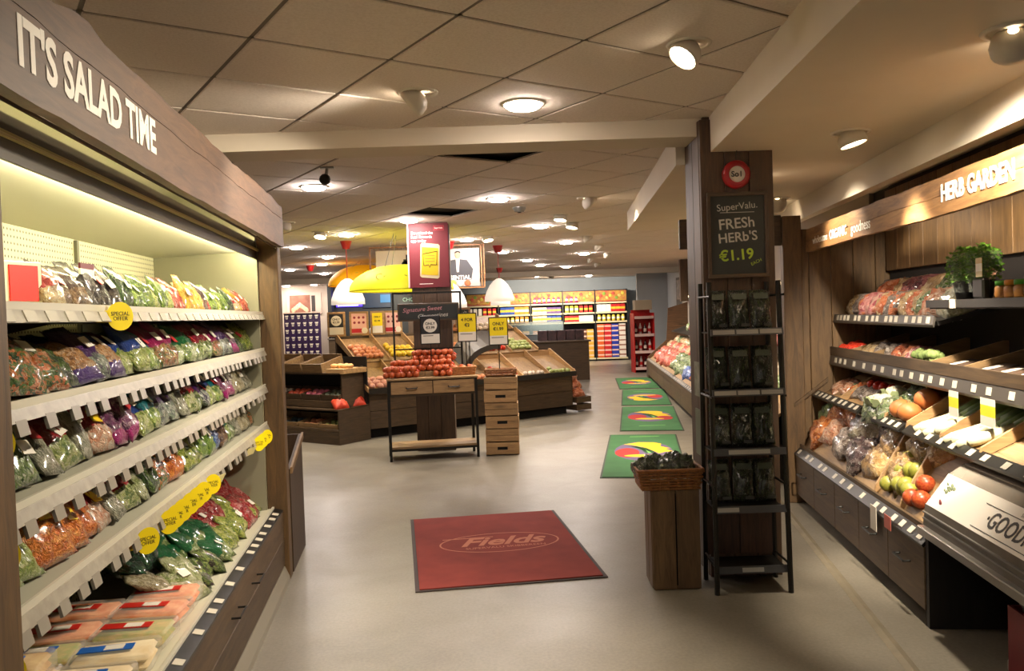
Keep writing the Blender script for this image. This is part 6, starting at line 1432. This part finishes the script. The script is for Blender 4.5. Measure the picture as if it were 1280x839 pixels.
o = B().box(-6.86,-5.72,24.42,24.75,1.829,1.86,0.005).obj('pale_board', mat('top_pinkwhite','#d8c0b4',0.5), None); tag(o, 'pale board lying on the purple cartons', 'board')
sv = empty('service_counter', (-4.4,25.4,0)); tag(sv, 'dark service counter wall with menu screens at the back left', 'counter')
B().box(-1.3,1.6,0.4,0.5,0,2.70).obj('rear_panel', mat('service_dark','#1c2024',0.6,var='#262a2c',scale=3), sv); B().box(-1.3,-1.18,0.0,0.4,0,2.70).obj('side_panel', mat('service_dark','#1c2024',0.6), sv)
B().box(-1.2,1.6,-0.5,0.0,0,1.0).obj('counter_body', W_DARKX, sv); B().box(-1.22,1.62,-0.54,0.02,1.0,1.04).obj('worktop', mat('worktop_grey','#6a6258',0.4), sv)
B().box(1.15,1.6,0.30,0.40,1.1,2.5).obj('plank_panel', W_DARKZ, sv)
for i, (x0,x1,z0,z1,c,s_) in enumerate(((-1.10,-0.28,2.0,2.52,'#4a34d8',1.6),(-0.24,0.62,1.95,2.42,'#0c3a5a',0.35),(0.30,0.62,2.10,2.35,'#1a8ac0',0.6))):
    e = B().box(x0,x1,0.30 if i < 2 else 0.275,0.36 if i < 2 else 0.295,z0,z1).obj('screen', emit('screen_%d' % i,c,s_,'#101014'), sv)
B().box(-1.05,-0.4,0.292,0.298,2.03,2.05).obj('screen_print', emit('screen_line','#d8ccff',1.2), sv)
for i in range(3): B().box(-1.05,-0.75+0.1*i,0.292,0.298,2.14+0.09*i,2.17+0.09*i).obj('screen_print', emit('screen_line2','#8a7af0',1.2), sv)
nb = B().box(0.9,1.75,0.2,0.25,2.02,2.30).obj('neon_board', mat('slate','#1f2321',0.6), sv); text('CHOOSE', 0.16, mat('chalk_mint','#8ab09a',0.7), nb, (1.33,0.198,2.16), (R(90),0,0), extrude=0.0004)
for i, (x,y,z,w,h,c) in enumerate(((-0.95,-0.3,1.04,0.35,0.42,'#15161a'),(-0.45,-0.3,1.04,0.18,0.25,'#2a5aa8'),(-0.2,-0.25,1.04,0.22,0.20,'#b8622a'),(0.1,-0.3,1.04,0.2,0.3,'#5a5a5e'),(0.5,-0.25,1.04,0.25,0.22,'#c8a080'))):
    e = empty('counter_item', (-4.4+x,25.4+y,z)); tag(e, '%s on the service counter' % ('black till','blue pack','orange pack','steel urn','tan box')[i], ('till','pack','pack','urn','box')[i])
    if i == 3: B().lathe([(w*0.4,0),(w*0.45,0.03),(w*0.45,h*0.8),(w*0.2,h)],14).obj('body', M_STEEL, e, True); B().ball((0,0,h),0.03).obj('knob', M_BLACK, e)
    else:
        B().box(-w/2,w/2,-0.1,0.1,0,h,0.01).obj('body', mat('item_'+c[1:],c,0.4), e); B().box(-w/3,w/3,-0.104,-0.1,h*0.3,h*0.75).obj('face', mat('item_face%d' % i,('#3a4a5a','#d8d4cc','#e8c8a0','#888888','#e0d4c0')[i],0.4), e)
sb = empty('sauce_bottle', (-4.05,24.0,1.2)); tag(sb, 'white squeeze bottle with pointed cap behind the black notice', 'bottle')
B().lathe([(0.06,-0.25),(0.075,-0.2),(0.075,0.1),(0.045,0.16)],14).obj('body', M_WHITE, sb, True); B().lathe([(0.03,0.16),(0.03,0.2),(0.006,0.32)],12).obj('cap', M_WHITE, sb, True)
sbs = B().box(-0.2,0.2,-0.2,0.2,0,0.95,0.01).obj('bottle_plinth', W_DARKZ, None, loc=(-4.05,24.0,0)); tag(sbs, 'wooden plinth under the white squeeze bottle', 'plinth')
